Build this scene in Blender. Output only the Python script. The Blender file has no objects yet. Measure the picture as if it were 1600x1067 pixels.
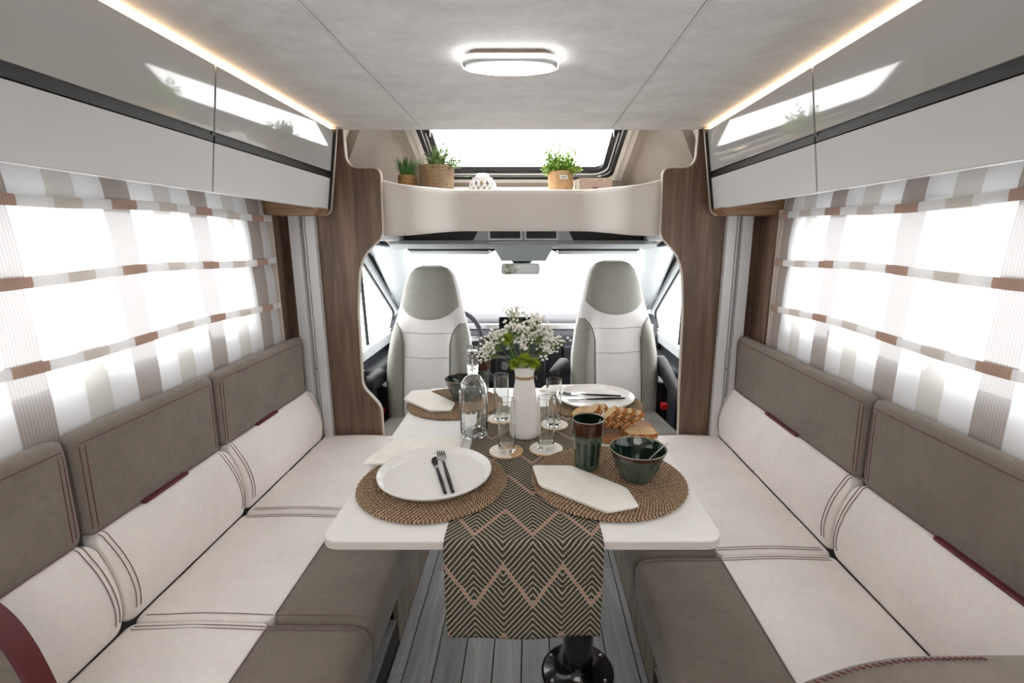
import bpy, bmesh, math, random
from mathutils import Vector, Matrix, noise as mnoise
random.seed(7)
R = math.radians
SC = bpy.context.scene
COL = SC.collection
XC = -0.035            # centre line of the vehicle; the camera stands a little to its right

# ------------------------------------------------------------------ camera, sky, exposure
cd = bpy.data.cameras.new('camera'); cam = bpy.data.objects.new('camera', cd); COL.objects.link(cam)
cam.location = (0, 0, 1.32); cam.rotation_euler = (R(90-11.9), 0, 0)
cd.sensor_width = 36; cd.lens = 760/1600*36; cd.shift_x = -27/1600; cd.clip_start = .02; cd.clip_end = 200
SC.camera = cam
w = bpy.data.worlds.new('overcast_sky'); SC.world = w; w.use_nodes = True
bg = w.node_tree.nodes['Background']; bg.inputs[0].default_value = (.985, .99, 1, 1); bg.inputs[1].default_value = 6.0
SC.view_settings.view_transform = 'Standard'; SC.view_settings.look = 'None'
SC.view_settings.gamma = 1; SC.view_settings.use_curve_mapping = False
SC.view_settings.exposure = 0.2
cy = SC.cycles
cy.max_bounces = 20; cy.diffuse_bounces = 5; cy.glossy_bounces = 4; cy.transmission_bounces = 20; cy.transparent_max_bounces = 16
cy.use_denoising = True; cy.sample_clamp_indirect = 6; cy.caustics_refractive = True; cy.caustics_reflective = False
def area(name, loc, rot, sx, sy, power, col=(1, 1, 1)):
    l = bpy.data.lights.new(name, 'AREA'); l.shape = 'RECTANGLE'; l.size = sx; l.size_y = sy; l.energy = power; l.color = col
    o = bpy.data.objects.new(name, l); o.location = loc; o.rotation_euler = rot; COL.objects.link(o); return o
# unseen area light added behind the camera to fill the interior
area('rear_ceiling_lamp', (XC, -.75, 1.735), (0, 0, 0), 1.1, 1.2, 16, (1, .97, .93))

# ------------------------------------------------------------------ mesh helpers
def box(bm, x0, x1, y0, y1, z0, z1, bev=0, seg=2):
    g = bmesh.ops.create_cube(bm, size=1, matrix=Matrix.Translation(((x0+x1)/2, (y0+y1)/2, (z0+z1)/2)) @ Matrix.Diagonal((abs(x1-x0), abs(y1-y0), abs(z1-z0), 1)))
    if bev:
        es = list({e for v in g['verts'] for e in v.link_edges})
        bmesh.ops.bevel(bm, geom=es, offset=bev, segments=seg, profile=.5, affect='EDGES', clamp_overlap=True)
def mp(axis, p, a):
    return (a, p[0], p[1]) if axis == 'x' else (p[0], a, p[1]) if axis == 'y' else (p[0], p[1], a)
def prism(bm, poly, axis, a0, a1, bev=0, seg=2):
    r0 = [bm.verts.new(mp(axis, p, a0)) for p in poly]; r1 = [bm.verts.new(mp(axis, p, a1)) for p in poly]
    n = len(poly); fs = []
    for i in range(n): fs.append(bm.faces.new((r0[i], r0[(i+1) % n], r1[(i+1) % n], r1[i])))
    c0 = bm.faces.new(r0[::-1]); c1 = bm.faces.new(r1)
    bmesh.ops.recalc_face_normals(bm, faces=fs+[c0, c1])
    if bev:
        es = list(c0.edges)+list(c1.edges)
        bmesh.ops.bevel(bm, geom=es, offset=bev, segments=seg, profile=.5, affect='EDGES', clamp_overlap=True)
def loft(bm, rings, cap=True, closed=True):
    vs = [[bm.verts.new(p) for p in r] for r in rings]; n = len(rings[0]); fs = []
    for a, b in zip(vs, vs[1:]):
        for i in range(n if closed else n-1): fs.append(bm.faces.new((a[i], a[(i+1) % n], b[(i+1) % n], b[i])))
    if cap and closed: fs += [bm.faces.new(vs[0][::-1]), bm.faces.new(vs[-1])]
    bmesh.ops.recalc_face_normals(bm, faces=fs)
    return vs
def lathe(bm, prof, n=32, c=(0, 0, 0), rf=None, closed=False):
    rings = []; vs = []
    for (r, z) in prof:
        if r < 1e-6: vs.append([bm.verts.new((c[0], c[1], c[2]+z))])
        else:
            ring = []
            for i in range(n):
                a = 2*math.pi*i/n; rr = r if rf is None else rf(r, z, a)
                ring.append(bm.verts.new((c[0]+rr*math.cos(a), c[1]+rr*math.sin(a), c[2]+z)))
            vs.append(ring)
    fs = []; pairs = list(zip(vs, vs[1:])) + ([(vs[-1], vs[0])] if closed else [])
    for a, b in pairs:
        if len(a) == 1 and len(b) == 1: continue
        for i in range(n):
            j = (i+1) % n
            if len(a) == 1: fs.append(bm.faces.new((a[0], b[j], b[i])))
            elif len(b) == 1: fs.append(bm.faces.new((a[i], a[j], b[0])))
            else: fs.append(bm.faces.new((a[i], a[j], b[j], b[i])))
    bmesh.ops.recalc_face_normals(bm, faces=fs)
def tube(bm, pts, r, n=8, cap=True, flat=1.0, up=None):
    pts = [Vector(p) for p in pts]; rings = []; prev = None
    for i, p in enumerate(pts):
        t = (pts[min(i+1, len(pts)-1)]-pts[max(i-1, 0)]).normalized()
        u = Vector(up) if up else (prev if prev is not None else (Vector((0, 0, 1)) if abs(t.z) < .9 else Vector((1, 0, 0))))
        u = (u-t*u.dot(t)).normalized(); prev = u; v = t.cross(u)
        rr = r[i] if isinstance(r, (list, tuple)) else r
        rings.append([p+rr*(math.cos(2*math.pi*k/n)*v+flat*math.sin(2*math.pi*k/n)*u) for k in range(n)])
    loft(bm, rings, cap)
def grid(bm, fn, nu, nv, skirt=None):
    vs = [[bm.verts.new(fn(i/nu, j/nv)) for j in range(nv+1)] for i in range(nu+1)]; fs = []
    for i in range(nu):
        for j in range(nv): fs.append(bm.faces.new((vs[i][j], vs[i+1][j], vs[i+1][j+1], vs[i][j+1])))
    return vs
def rrect(w, h, r, n=6, cx=0, cy=0):
    out = []
    for (sx, sy, a0) in ((1, 1, 0), (-1, 1, 90), (-1, -1, 180), (1, -1, 270)):
        for k in range(n+1):
            a = R(a0+90*k/n); out.append((cx+sx*(w/2-r)+r*math.cos(a), cy+sy*(h/2-r)+r*math.sin(a)))
    return out
def fillet(poly, rad, n=5):
    out = []; m = len(poly)
    for i, p in enumerate(poly):
        r = rad[i] if isinstance(rad, (list, tuple)) else rad
        P = Vector(p); A = Vector(poly[i-1]); B = Vector(poly[(i+1) % m])
        if r <= 0: out.append(tuple(P)); continue
        da = min(r, (A-P).length*.48); db = min(r, (B-P).length*.48)
        a = P+(A-P).normalized()*da; b = P+(B-P).normalized()*db
        for k in range(n+1):
            t = k/n; q = a*(1-t)**2+P*2*t*(1-t)+b*t*t; out.append(tuple(q))
    return out
def xf(bm, M): bmesh.ops.transform(bm, matrix=M, verts=bm.verts)
def fin(name, bm, mat, parent=None, smooth=40, loc=None):
    me = bpy.data.meshes.new(name); bm.normal_update(); bm.to_mesh(me); bm.free()
    if smooth:
        me.polygons.foreach_set('use_smooth', [True]*len(me.polygons))
        me.set_sharp_from_angle(angle=R(smooth))
    for m in (mat if isinstance(mat, (list, tuple)) else [mat]): me.materials.append(m)
    o = bpy.data.objects.new(name, me); COL.objects.link(o)
    if smooth in (30, 40) and len(me.polygons) < 2500:
        wn = o.modifiers.new('flat_faces', 'WEIGHTED_NORMAL'); wn.keep_sharp = True; wn.weight = 100
    if parent: o.parent = parent
    if loc: o.location = loc
    return o
def NB(): return bmesh.new()
def tag(o, label, cat, group=None):
    o['label'] = label; o['category'] = cat
    if group: o['group'] = group
    return o
def thing(name, label, cat, loc=(0, 0, 0), rz=0, group=None):
    o = bpy.data.objects.new(name, None); COL.objects.link(o); o.empty_display_size = .05
    o.location = loc; o.rotation_euler = (0, 0, rz); return tag(o, label, cat, group)
def struct(name, bm, m, parent=None, smooth=40):
    o = fin(name, bm, m, parent, smooth)
    if not parent: o['kind'] = 'structure'
    return o
def sempty(name):
    o = bpy.data.objects.new(name, None); COL.objects.link(o); o['kind'] = 'structure'; return o
def dup(root, loc, rz=None, label=None):
    def cp(o, par):
        c = o.copy(); COL.objects.link(c)
        if par: c.parent = par
        for ch in list(o.children): cp(ch, c)
        return c
    c = cp(root, None); c.location = loc
    if rz is not None: c.rotation_euler = (0, 0, rz)
    if label: c['label'] = label
    return c

# ------------------------------------------------------------------ materials
def lin(c): return tuple(((v/255)/12.92 if v/255 <= .04045 else ((v/255+.055)/1.055)**2.4) for v in c)+(1,)
class NT:
    def __init__(s, name):
        s.m = bpy.data.materials.new(name); s.m.use_nodes = True; s.t = s.m.node_tree; s.b = s.t.nodes['Principled BSDF']; s.out = s.t.nodes['Material Output']
    def n(s, typ, **kw):
        o = s.t.nodes.new(typ)
        for k, v in kw.items():
            if k.startswith('i_'): o.inputs[k[2:].replace('_', ' ')].default_value = v
            else: setattr(o, k, v)
        return o
    def l(s, a, b): s.t.links.new(a, b)
    def m_(s, op, a, b=None, c=None):
        o = s.n('ShaderNodeMath', operation=op)
        for i, v in enumerate((a, b, c)):
            if v is None: continue
            if isinstance(v, (int, float)): o.inputs[i].default_value = v
            else: s.l(v, o.inputs[i])
        return o.outputs[0]
    def obj(s): return s.n('ShaderNodeTexCoord').outputs['Object']
    def mapd(s, vec, sc): 
        o = s.n('ShaderNodeMapping'); o.inputs['Scale'].default_value = sc; s.l(vec, o.inputs[0]); return o.outputs[0]
    def noise(s, vec, scale, detail=3, rough=.5, dist=0):
        o = s.n('ShaderNodeTexNoise'); o.inputs['Scale'].default_value = scale; o.inputs['Detail'].default_value = detail; o.inputs['Roughness'].default_value = rough; o.inputs['Distortion'].default_value = dist
        s.l(vec, o.inputs['Vector']); return o.outputs[0]
    def ramp(s, fac, stops):
        o = s.n('ShaderNodeValToRGB'); e = o.color_ramp.elements
        while len(e) < len(stops): e.new(.5)
        for k, (p, c) in zip(e, stops): k.position = p; k.color = lin(c)
        s.l(fac, o.inputs[0]); return o.outputs[0]
    def mix(s, fac, a, b):
        o = s.n('ShaderNodeMix', data_type='RGBA')
        for sock, v in ((o.inputs[0], fac), (o.inputs[6], a), (o.inputs[7], b)):
            if isinstance(v, (int, float)): sock.default_value = v
            elif isinstance(v, tuple): sock.default_value = v
            else: s.l(v, sock)
        return o.outputs[2]
    def bump(s, h, st=.2, d=.01):
        o = s.n('ShaderNodeBump'); o.inputs['Strength'].default_value = st; o.inputs['Distance'].default_value = d; s.l(h, o.inputs['Height']); s.l(o.outputs[0], s.b.inputs['Normal']); return o.outputs[0]
    def col(s, c):
        if isinstance(c, tuple): s.b.inputs['Base Color'].default_value = c
        else: s.l(c, s.b.inputs['Base Color'])
    def pr(s, rough=.5, metal=0, spec=.5, coat=0, ior=None, trans=0):
        s.b.inputs['Roughness'].default_value = rough; s.b.inputs['Metallic'].default_value = metal; s.b.inputs['Specular IOR Level'].default_value = spec
        s.b.inputs['Coat Weight'].default_value = coat; s.b.inputs['Coat Roughness'].default_value = .03
        if ior: s.b.inputs['IOR'].default_value = ior
        s.b.inputs['Transmission Weight'].default_value = trans
def plain(name, c, rough=.5, metal=0, spec=.5, coat=0, var=0, vs=20, bump=0, bs=200):
    t = NT(name); t.pr(rough, metal, spec, coat)
    if var:
        f = t.noise(t.obj(), vs, 4); a = tuple(max(0, v-var) for v in c); b = tuple(min(255, v+var) for v in c)
        t.col(t.ramp(f, [(.3, a), (.7, b)]))
    else: t.col(lin(c))
    if bump: t.bump(t.noise(t.obj(), bs, 2), bump, .002)
    return t.m
def fabric(name, c, var, crease=.12, weave=700):
    t = NT(name); t.pr(.8, 0, .25); o = t.obj()
    f = t.noise(o, 6, 5, .6); g = t.noise(o, 60, 3, .7)
    k = t.m_('ADD', t.m_('MULTIPLY', f, .6), t.m_('MULTIPLY', g, .4))
    t.col(t.ramp(k, [(.33, tuple(v-var for v in c)), (.67, tuple(min(255, v+var) for v in c))]))
    h = t.m_('ADD', t.m_('MULTIPLY', t.noise(o, weave, 1), .12), t.noise(o, 7, 3, .45, .6))
    t.bump(h, crease, .02); t.b.inputs['Sheen Weight'].default_value = .15
    return t.m
def wood(name, dark, lite, axis='z', sc=1.0, rough=.45):
    t = NT(name); t.pr(rough, 0, .4); s = {'z': (9*sc, 9*sc, .55*sc), 'y': (9*sc, .55*sc, 9*sc), 'x': (.55*sc, 9*sc, 9*sc)}[axis]
    v = t.mapd(t.obj(), s); a = t.noise(v, 1.6, 6, .62, .9); v2 = t.mapd(t.obj(), tuple(q*7 for q in s)); b = t.noise(v2, 1.5, 3, .6)
    f = t.m_('ADD', t.m_('MULTIPLY', a, .75), t.m_('MULTIPLY', b, .25))
    mid = tuple((p+q)/2 for p, q in zip(dark, lite))
    t.col(t.ramp(f, [(.34, dark), (.5, mid), (.66, lite)])); t.bump(b, .08, .003)
    return t.m
M = {}
M['taupe'] = fabric('taupe_fabric', (124, 114, 104), 10)
M['cream'] = fabric('cream_leather', (236, 229, 224), 7, .22, 300)
M['seatgrey'] = fabric('sage_grey_velour', (146, 146, 138), 10, .1)
M['seatcream'] = fabric('cab_cream_leather', (226, 224, 223), 5, .06, 300)
M['wood'] = wood('grey_walnut', (84, 66, 54), (150, 124, 104))
M['woodbase'] = wood('grey_walnut_base', (92, 80, 70), (150, 136, 122), 'z', 1.6)
M['woodlite'] = wood('walnut_underside', (120, 88, 62), (176, 142, 108), 'x', 1.2)
M['edge'] = plain('pale_edge_band', (196, 184, 172), .5)
M['white'] = plain('white_plastic', (232, 232, 232), .45, var=2)
M['rail'] = plain('white_lacquer_rail', (226, 226, 228), .35)
M['table'] = plain('white_laminate', (238, 236, 233), .42, var=2, vs=60)
M['tabledge'] = plain('table_edge_band', (214, 206, 198), .5)
M['gloss'] = plain('grey_gloss_lacquer', (180, 180, 178), .06, 0, .5, 1.0)
M['matt'] = plain('grey_satin_lacquer', (204, 204, 203), .35, 0, .4, var=2, vs=3)
M['black'] = plain('black_plastic', (22, 23, 25), .38, var=4)
M['blackm'] = plain('black_soft_plastic', (34, 36, 39), .55, bump=.15, bs=600)
M['dash'] = plain('dark_grey_dashboard', (46, 49, 54), .5, bump=.1, bs=500)
M['cabgrey'] = plain('pale_grey_cab_plastic', (206, 211, 212), .5, var=4, vs=4)
M['cabmid'] = plain('mid_grey_cab_plastic', (160, 165, 166), .5, var=4, vs=4)
M['beige'] = plain('beige_moulded_trim', (218, 212, 205), .5, var=4, vs=3)
M['taupetrim'] = plain('taupe_soft_lining', (142, 131, 120), .7, var=8, vs=4)
M['rubber'] = plain('black_rubber_seal', (18, 18, 19), .6)
M['steel'] = plain('brushed_steel', (200, 200, 202), .22, 1)
M['chrome'] = plain('mirror_metal', (225, 228, 230), .03, 1)
M['blacksteel'] = plain('black_steel', (26, 26, 28), .25, .6)
M['legblack'] = plain('black_gloss_pedestal', (12, 12, 14), .18, 0, .5, .5)
M['thread'] = plain('dark_red_thread', (104, 58, 52), .7)
M['threadd'] = plain('brown_thread', (122, 98, 90), .7)
M['maroon'] = plain('maroon_piping', (92, 34, 38), .5)
M['plate'] = plain('white_stoneware', (240, 238, 235), .22, 0, .5, .3)
M['linen'] = plain('cream_linen', (243, 239, 231), .85, 0, .2, 0, 4, 40, .25, 900)
M['vase'] = plain('white_bisque', (238, 234, 230), .6, var=2, vs=60)
M['twine'] = plain('jute_twine', (176, 142, 104), .9, var=20, vs=300, bump=.4, bs=800)
M['red'] = plain('red_buckle', (226, 48, 52), .4)
M['floordark'] = plain('dark_joint', (20, 21, 22), .8)
M['plinth'] = plain('dark_plinth', (38, 36, 34), .6)
M['cork'] = plain('pale_cardboard', (205, 170, 125), .8, var=8, vs=80)
M['ivory'] = plain('ivory_coaster', (240, 234, 222), .6, var=3)
M['jutec'] = plain('kraft_paper', (204, 166, 122), .85, var=12, vs=40, bump=.3, bs=60)
M['paper'] = plain('white_label_paper', (236, 234, 230), .7)
M['ink'] = plain('grey_ink', (120, 116, 112), .8)
M['soil'] = plain('dark_soil', (46, 38, 30), .95)
M['crumb'] = plain('bread_crumb', (206, 176, 134), .9, var=16, vs=90, bump=.5, bs=160)
M['board'] = wood('acacia_board', (122, 78, 46), (172, 122, 78), 'x', 3, .45)
M['boxwood'] = plain('carved_pale_wood', (196, 172, 156), .8, var=20, vs=160, bump=.5, bs=220)
M['sprout'] = plain('grass_green', (66, 110, 44), .6, var=26, vs=60)
M['sage'] = plain('eucalyptus_green', (132, 158, 104), .6, var=36, vs=80)
M['lime'] = plain('lime_leaf', (142, 178, 66), .6, var=30, vs=80)
M['stem'] = plain('pale_stem', (128, 146, 88), .7)
M['petal'] = plain('white_petal', (244, 242, 234), .7)
M['pom'] = plain('green_dianthus', (172, 188, 52), .8, var=30, vs=120)
M['leafdark'] = plain('dark_leaf', (52, 88, 44), .6)
M['teal'] = plain('lattice_glaze', (240, 238, 236), .3)

def mk_ceiling():
    t = NT('clouded_grey_ceiling'); t.pr(.6, 0, .3); o = t.mapd(t.obj(), (1, 1.7, 1))
    f = t.m_('ADD', t.m_('MULTIPLY', t.noise(o, 3.2, 6, .62, 1.6), .6), t.m_('MULTIPLY', t.noise(o, 11, 5, .7, 2.2), .4))
    t.col(t.ramp(f, [(.33, (218, 216, 214)), (.5, (232, 231, 230)), (.66, (242, 242, 241))])); return t.m
M['ceiling'] = mk_ceiling()
def mk_plank():
    t = NT('grey_oak_plank'); t.pr(.42, 0, .4)
    oi = t.n('ShaderNodeObjectInfo'); add = t.n('ShaderNodeVectorMath', operation='ADD'); t.l(t.obj(), add.inputs[0])
    sc = t.n('ShaderNodeVectorMath', operation='SCALE'); cmb = t.n('ShaderNodeCombineXYZ'); t.l(oi.outputs['Random'], cmb.inputs[0]); t.l(oi.outputs['Random'], cmb.inputs[1]); t.l(cmb.outputs[0], sc.inputs[0]); sc.inputs[3].default_value = 37
    t.l(sc.outputs[0], add.inputs[1]); v = t.mapd(add.outputs[0], (26, 1.6, 1)); a = t.noise(v, 1.4, 6, .65, .7); v2 = t.mapd(add.outputs[0], (220, 7, 1)); b = t.noise(v2, 1, 3, .6)
    f = t.m_('ADD', t.m_('MULTIPLY', a, .6), t.m_('MULTIPLY', b, .28)); f = t.m_('ADD', f, t.m_('MULTIPLY', oi.outputs['Random'], .2))
    t.col(t.ramp(f, [(.3, (112, 112, 113)), (.55, (148, 148, 149)), (.8, (182, 182, 182))])); t.bump(b, .06, .002); return t.m
M['plank'] = mk_plank()
def mk_jute():
    t = NT('braided_jute'); t.pr(.85, 0, .2); o = t.obj()
    sx = t.n('ShaderNodeSeparateXYZ'); t.l(o, sx.inputs[0]); r = t.m_('SQRT', t.m_('ADD', t.m_('MULTIPLY', sx.outputs[0], sx.outputs[0]), t.m_('MULTIPLY', sx.outputs[1], sx.outputs[1])))
    a = t.m_('ARCTAN2', sx.outputs[1], sx.outputs[0]); 
    ring = t.m_('FLOOR', t.m_('DIVIDE', r, .009))
    k = t.m_('SINE', t.m_('ADD', t.m_('MULTIPLY', a, t.m_('ADD', t.m_('MULTIPLY', ring, 6), 8)), t.m_('MULTIPLY', t.m_('PINGPONG', r, .0045), 700)))
    n = t.noise(o, 260, 3, .7); f = t.m_('ADD', t.m_('MULTIPLY', k, .22), n)
    t.col(t.ramp(f, [(.28, (84, 62, 46)), (.5, (148, 120, 94)), (.75, (198, 172, 142))])); t.bump(t.m_('ADD', k, n), .5, .003); return t.m
M['jute'] = mk_jute()
def mk_runner():
    t = NT('chevron_runner_cloth'); t.pr(.85, 0, .15)
    uv = t.n('ShaderNodeUVMap'); s = t.n('ShaderNodeSeparateXYZ'); t.l(uv.outputs[0], s.inputs[0]); u, v = s.outputs[0], s.outputs[1]
    nz = t.noise(uv.outputs[0], 55, 2); v1 = t.m_('ADD', v, t.m_('MULTIPLY', t.m_('SUBTRACT', nz, .5), .004))
    H = .0587; tri = t.m_('PINGPONG', u, H)                     # 0 at thin peaks, H at thick peaks
    ph = t.m_('DIVIDE', t.m_('ADD', v1, t.m_('MULTIPLY', tri, 1.2)), .0138)
    fr = t.m_('FRACT', ph); thin = t.m_('LESS_THAN', t.m_('ABSOLUTE', t.m_('SUBTRACT', fr, .5)), .138)
    ph2 = t.m_('DIVIDE', t.m_('SUBTRACT', v, t.m_('MULTIPLY', tri, 1.53)), .158); fr2 = t.m_('ABSOLUTE', t.m_('SUBTRACT', t.m_('FRACT', ph2), .5))
    thick = t.m_('LESS_THAN', fr2, .040); inn = t.m_('LESS_THAN', fr2, .006)
    dash = t.noise(uv.outputs[0], 700, 1)
    c1 = t.mix(thin, lin((64, 65, 57)), t.mix(dash, lin((150, 132, 112)), lin((214, 196, 176))))
    c2 = t.mix(thick, c1, lin((178, 150, 132))); c3 = t.mix(inn, c2, lin((110, 94, 80)))
    t.col(c3); t.bump(t.m_('ADD', thin, t.m_('MULTIPLY', t.noise(uv.outputs[0], 900, 1), .8)), .15, .001); return t.m
M['runner'] = mk_runner()
def mk_sheer(name, fold):
    """striped sheer blind: stripes are part of the weave; y runs along the vehicle"""
    t = NT(name); o = t.obj(); s = t.n('ShaderNodeSeparateXYZ'); t.l(o, s.inputs[0]); y = s.outputs[1]
    ph = t.m_('FRACT', t.m_('DIVIDE', t.m_('ADD', y, 10.0-1.055+.155), .310))   # .5 at a brown stripe centre
    d = t.m_('ABSOLUTE', t.m_('SUBTRACT', ph, .5)); brown = t.m_('LESS_THAN', d, .128); pale = t.m_('GREATER_THAN', d, .387)
    rib = t.m_('GREATER_THAN', t.m_('SINE', t.m_('MULTIPLY', y, 900)), .2)
    tr = t.n('ShaderNodeBsdfTransparent'); tl = t.n('ShaderNodeBsdfTranslucent'); df = t.n('ShaderNodeBsdfDiffuse')
    if fold: c = t.mix(brown, t.mix(pale, lin((246, 245, 244)), lin((226, 218, 210))), t.mix(rib, lin((196, 164, 148)), lin((208, 182, 168))))
    else: c = t.mix(brown, t.mix(pale, lin((238, 238, 240)), lin((228, 223, 217))), t.mix(rib, lin((190, 174, 163)), lin((206, 195, 187))))
    t.l(c, df.inputs[0])
    tc = t.mix(brown, t.mix(pale, lin((150, 150, 150)), lin((112, 111, 108))), t.mix(rib, lin((80, 80, 81)), lin((83, 83, 84))))
    if fold: tc = t.mix(brown, t.mix(pale, lin((116, 115, 114)), lin((108, 103, 96))), lin((100, 80, 70)))
    t.l(tc, tl.inputs[0])
    ad = t.n('ShaderNodeAddShader'); t.l(tl.outputs[0], ad.inputs[0]); m1 = t.n('ShaderNodeMixShader'); m1.inputs[0].default_value = .6
    bk = t.n('ShaderNodeBsdfDiffuse'); bk.inputs[0].default_value = (0, 0, 0, 1); t.l(bk.outputs[0], m1.inputs[1]); t.l(df.outputs[0], m1.inputs[2]); t.l(m1.outputs[0], ad.inputs[1])
    tv = t.m_('SUBTRACT', .20 if not fold else .03, t.m_('ADD', t.m_('MULTIPLY', brown, .15 if not fold else .03), t.m_('MULTIPLY', pale, .07 if not fold else .01)))
    m2 = t.n('ShaderNodeMixShader'); t.l(tv, m2.inputs[0]); t.l(ad.outputs[0], m2.inputs[1]); t.l(tr.outputs[0], m2.inputs[2])
    t.l(m2.outputs[0], t.out.inputs[0]); return t.m
M['sheer'] = mk_sheer('striped_sheer_blind', False); M['sheerfold'] = mk_sheer('striped_sheer_fold', True)
def mk_pane(name, tint=(1, 1, 1, 1)):
    t = NT(name); tr = t.n('ShaderNodeBsdfTransparent'); tr.inputs[0].default_value = tint; gl = t.n('ShaderNodeBsdfGlossy'); gl.inputs['Roughness'].default_value = .01
    m = t.n('ShaderNodeMixShader'); m.inputs[0].default_value = .05; t.l(tr.outputs[0], m.inputs[1]); t.l(gl.outputs[0], m.inputs[2]); t.l(m.outputs[0], t.out.inputs[0]); return t.m
M['pane'] = mk_pane('window_glass')
def mk_glass(name, ior, col=(1, 1, 1, 1)):
    t = NT(name); g = t.n('ShaderNodeBsdfGlass'); g.inputs['IOR'].default_value = ior; g.inputs['Roughness'].default_value = 0; g.inputs[0].default_value = col
    # let daylight straight through for shadows-free thin glass: plain glass shading only
    t.l(g.outputs[0], t.out.inputs[0]); return t.m
M['glass'] = mk_glass('drinking_glass', 1.47, (.99, .998, .995, 1))
def mk_emit(name, c, st):
    t = NT(name); e = t.n('ShaderNodeEmission'); e.inputs[0].default_value = c; e.inputs[1].default_value = st; t.l(e.outputs[0], t.out.inputs[0]); return t.m
M['led'] = mk_emit('warm_led', (1, .66, .40, 1), 16); M['lamp'] = mk_emit('lamp_diffuser', (1, .985, .96, 1), 9)
def mk_ceramic(name, z0, z1):
    """green glaze that breaks to brown between z0 and z1 (object space)"""
    t = NT(name); t.pr(.14, 0, .5, .4); o = t.obj(); s = t.n('ShaderNodeSeparateXYZ'); t.l(o, s.inputs[0])
    z = t.m_('ADD', s.outputs[2], t.m_('MULTIPLY', t.m_('SUBTRACT', t.noise(o, 60, 3), .5), .012))
    g = t.ramp(t.noise(o, 30, 4, .6), [(.3, (52, 62, 52)), (.7, (84, 96, 82))]); b = t.ramp(t.noise(t.mapd(o, (1, 1, .3)), 90, 3), [(.3, (40, 16, 10)), (.7, (72, 42, 28))])
    f = t.m_('MULTIPLY', t.m_('SMOOTH_MAX', 0.0, t.m_('MINIMUM', 1.0, t.m_('MULTIPLY', t.m_('SUBTRACT', z, z0), 300)), .1), t.m_('LESS_THAN', z, z1))
    t.col(t.mix(f, g, b)); return t.m
M['tumbler'] = mk_ceramic('green_brown_glaze_tumbler', .092, .20); M['bowl'] = mk_ceramic('green_brown_glaze_bowl', .0655, .20)
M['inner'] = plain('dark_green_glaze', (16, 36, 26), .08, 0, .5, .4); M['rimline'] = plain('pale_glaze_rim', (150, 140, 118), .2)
def mk_crust():
    t = NT('seeded_crust'); t.pr(.8, 0, .3); o = t.obj(); v = t.n('ShaderNodeTexVoronoi'); v.inputs['Scale'].default_value = 110; t.l(o, v.inputs['Vector'])
    seed = t.m_('LESS_THAN', v.outputs['Distance'], .27); n = t.ramp(t.noise(o, 70, 4), [(.3, (112, 62, 26)), (.7, (184, 118, 58))])
    t.col(t.mix(seed, n, lin((226, 202, 158)))); t.bump(t.m_('ADD', t.noise(o, 120, 3), seed), .5, .003); return t.m
M['crust'] = mk_crust()
def mk_basket(name, a, b, fz):
    t = NT(name); t.pr(.9, 0, .2); o = t.obj(); s = t.n('ShaderNodeSeparateXYZ'); t.l(o, s.inputs[0])
    row = t.m_('SINE', t.m_('MULTIPLY', s.outputs[2], fz)); n = t.noise(t.mapd(o, (1, 1, 2.2)), 130, 3, .7)
    t.col(t.ramp(t.m_('ADD', t.m_('MULTIPLY', row, .16), n), [(.3, a), (.7, b)])); t.bump(t.m_('ADD', row, n), .6, .004); return t.m
M['basket'] = mk_basket('woven_seagrass', (112, 88, 66), (196, 170, 140), 900); M['rope'] = mk_basket('wound_rope', (132, 94, 56), (204, 166, 116), 800)

# ================================================================== SETTING
XI = 1.035                                             # inner face of the side walls, from the centre line
YF, YB, ZC = 2.143, -2.0, 1.76
# ---- floor of grey planks
fl = sempty('floor')
b = NB(); box(b, XC-1.1, XC+1.1, YB, 3.9, -.05, -.007); fin('subfloor', b, M['floordark'], fl)
PW = .0914
k0 = -5
for k in range(-5, 5):
    x0 = XC+.012+k*PW; x1 = x0+PW-.0035
    x0c, x1c = max(x0, XC-.398), min(x1, XC+.398)
    if x1c-x0c < .01: continue
    y = -.4+random.uniform(-.5, 0)
    while y < 2.3:
        L = random.uniform(.55, .95); b = NB(); box(b, x0c, x1c, y, min(y+L, 2.3)-.0012, -.007, 0, .0012, 1); fin('plank', b, M['plank'], fl); y += L
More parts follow.
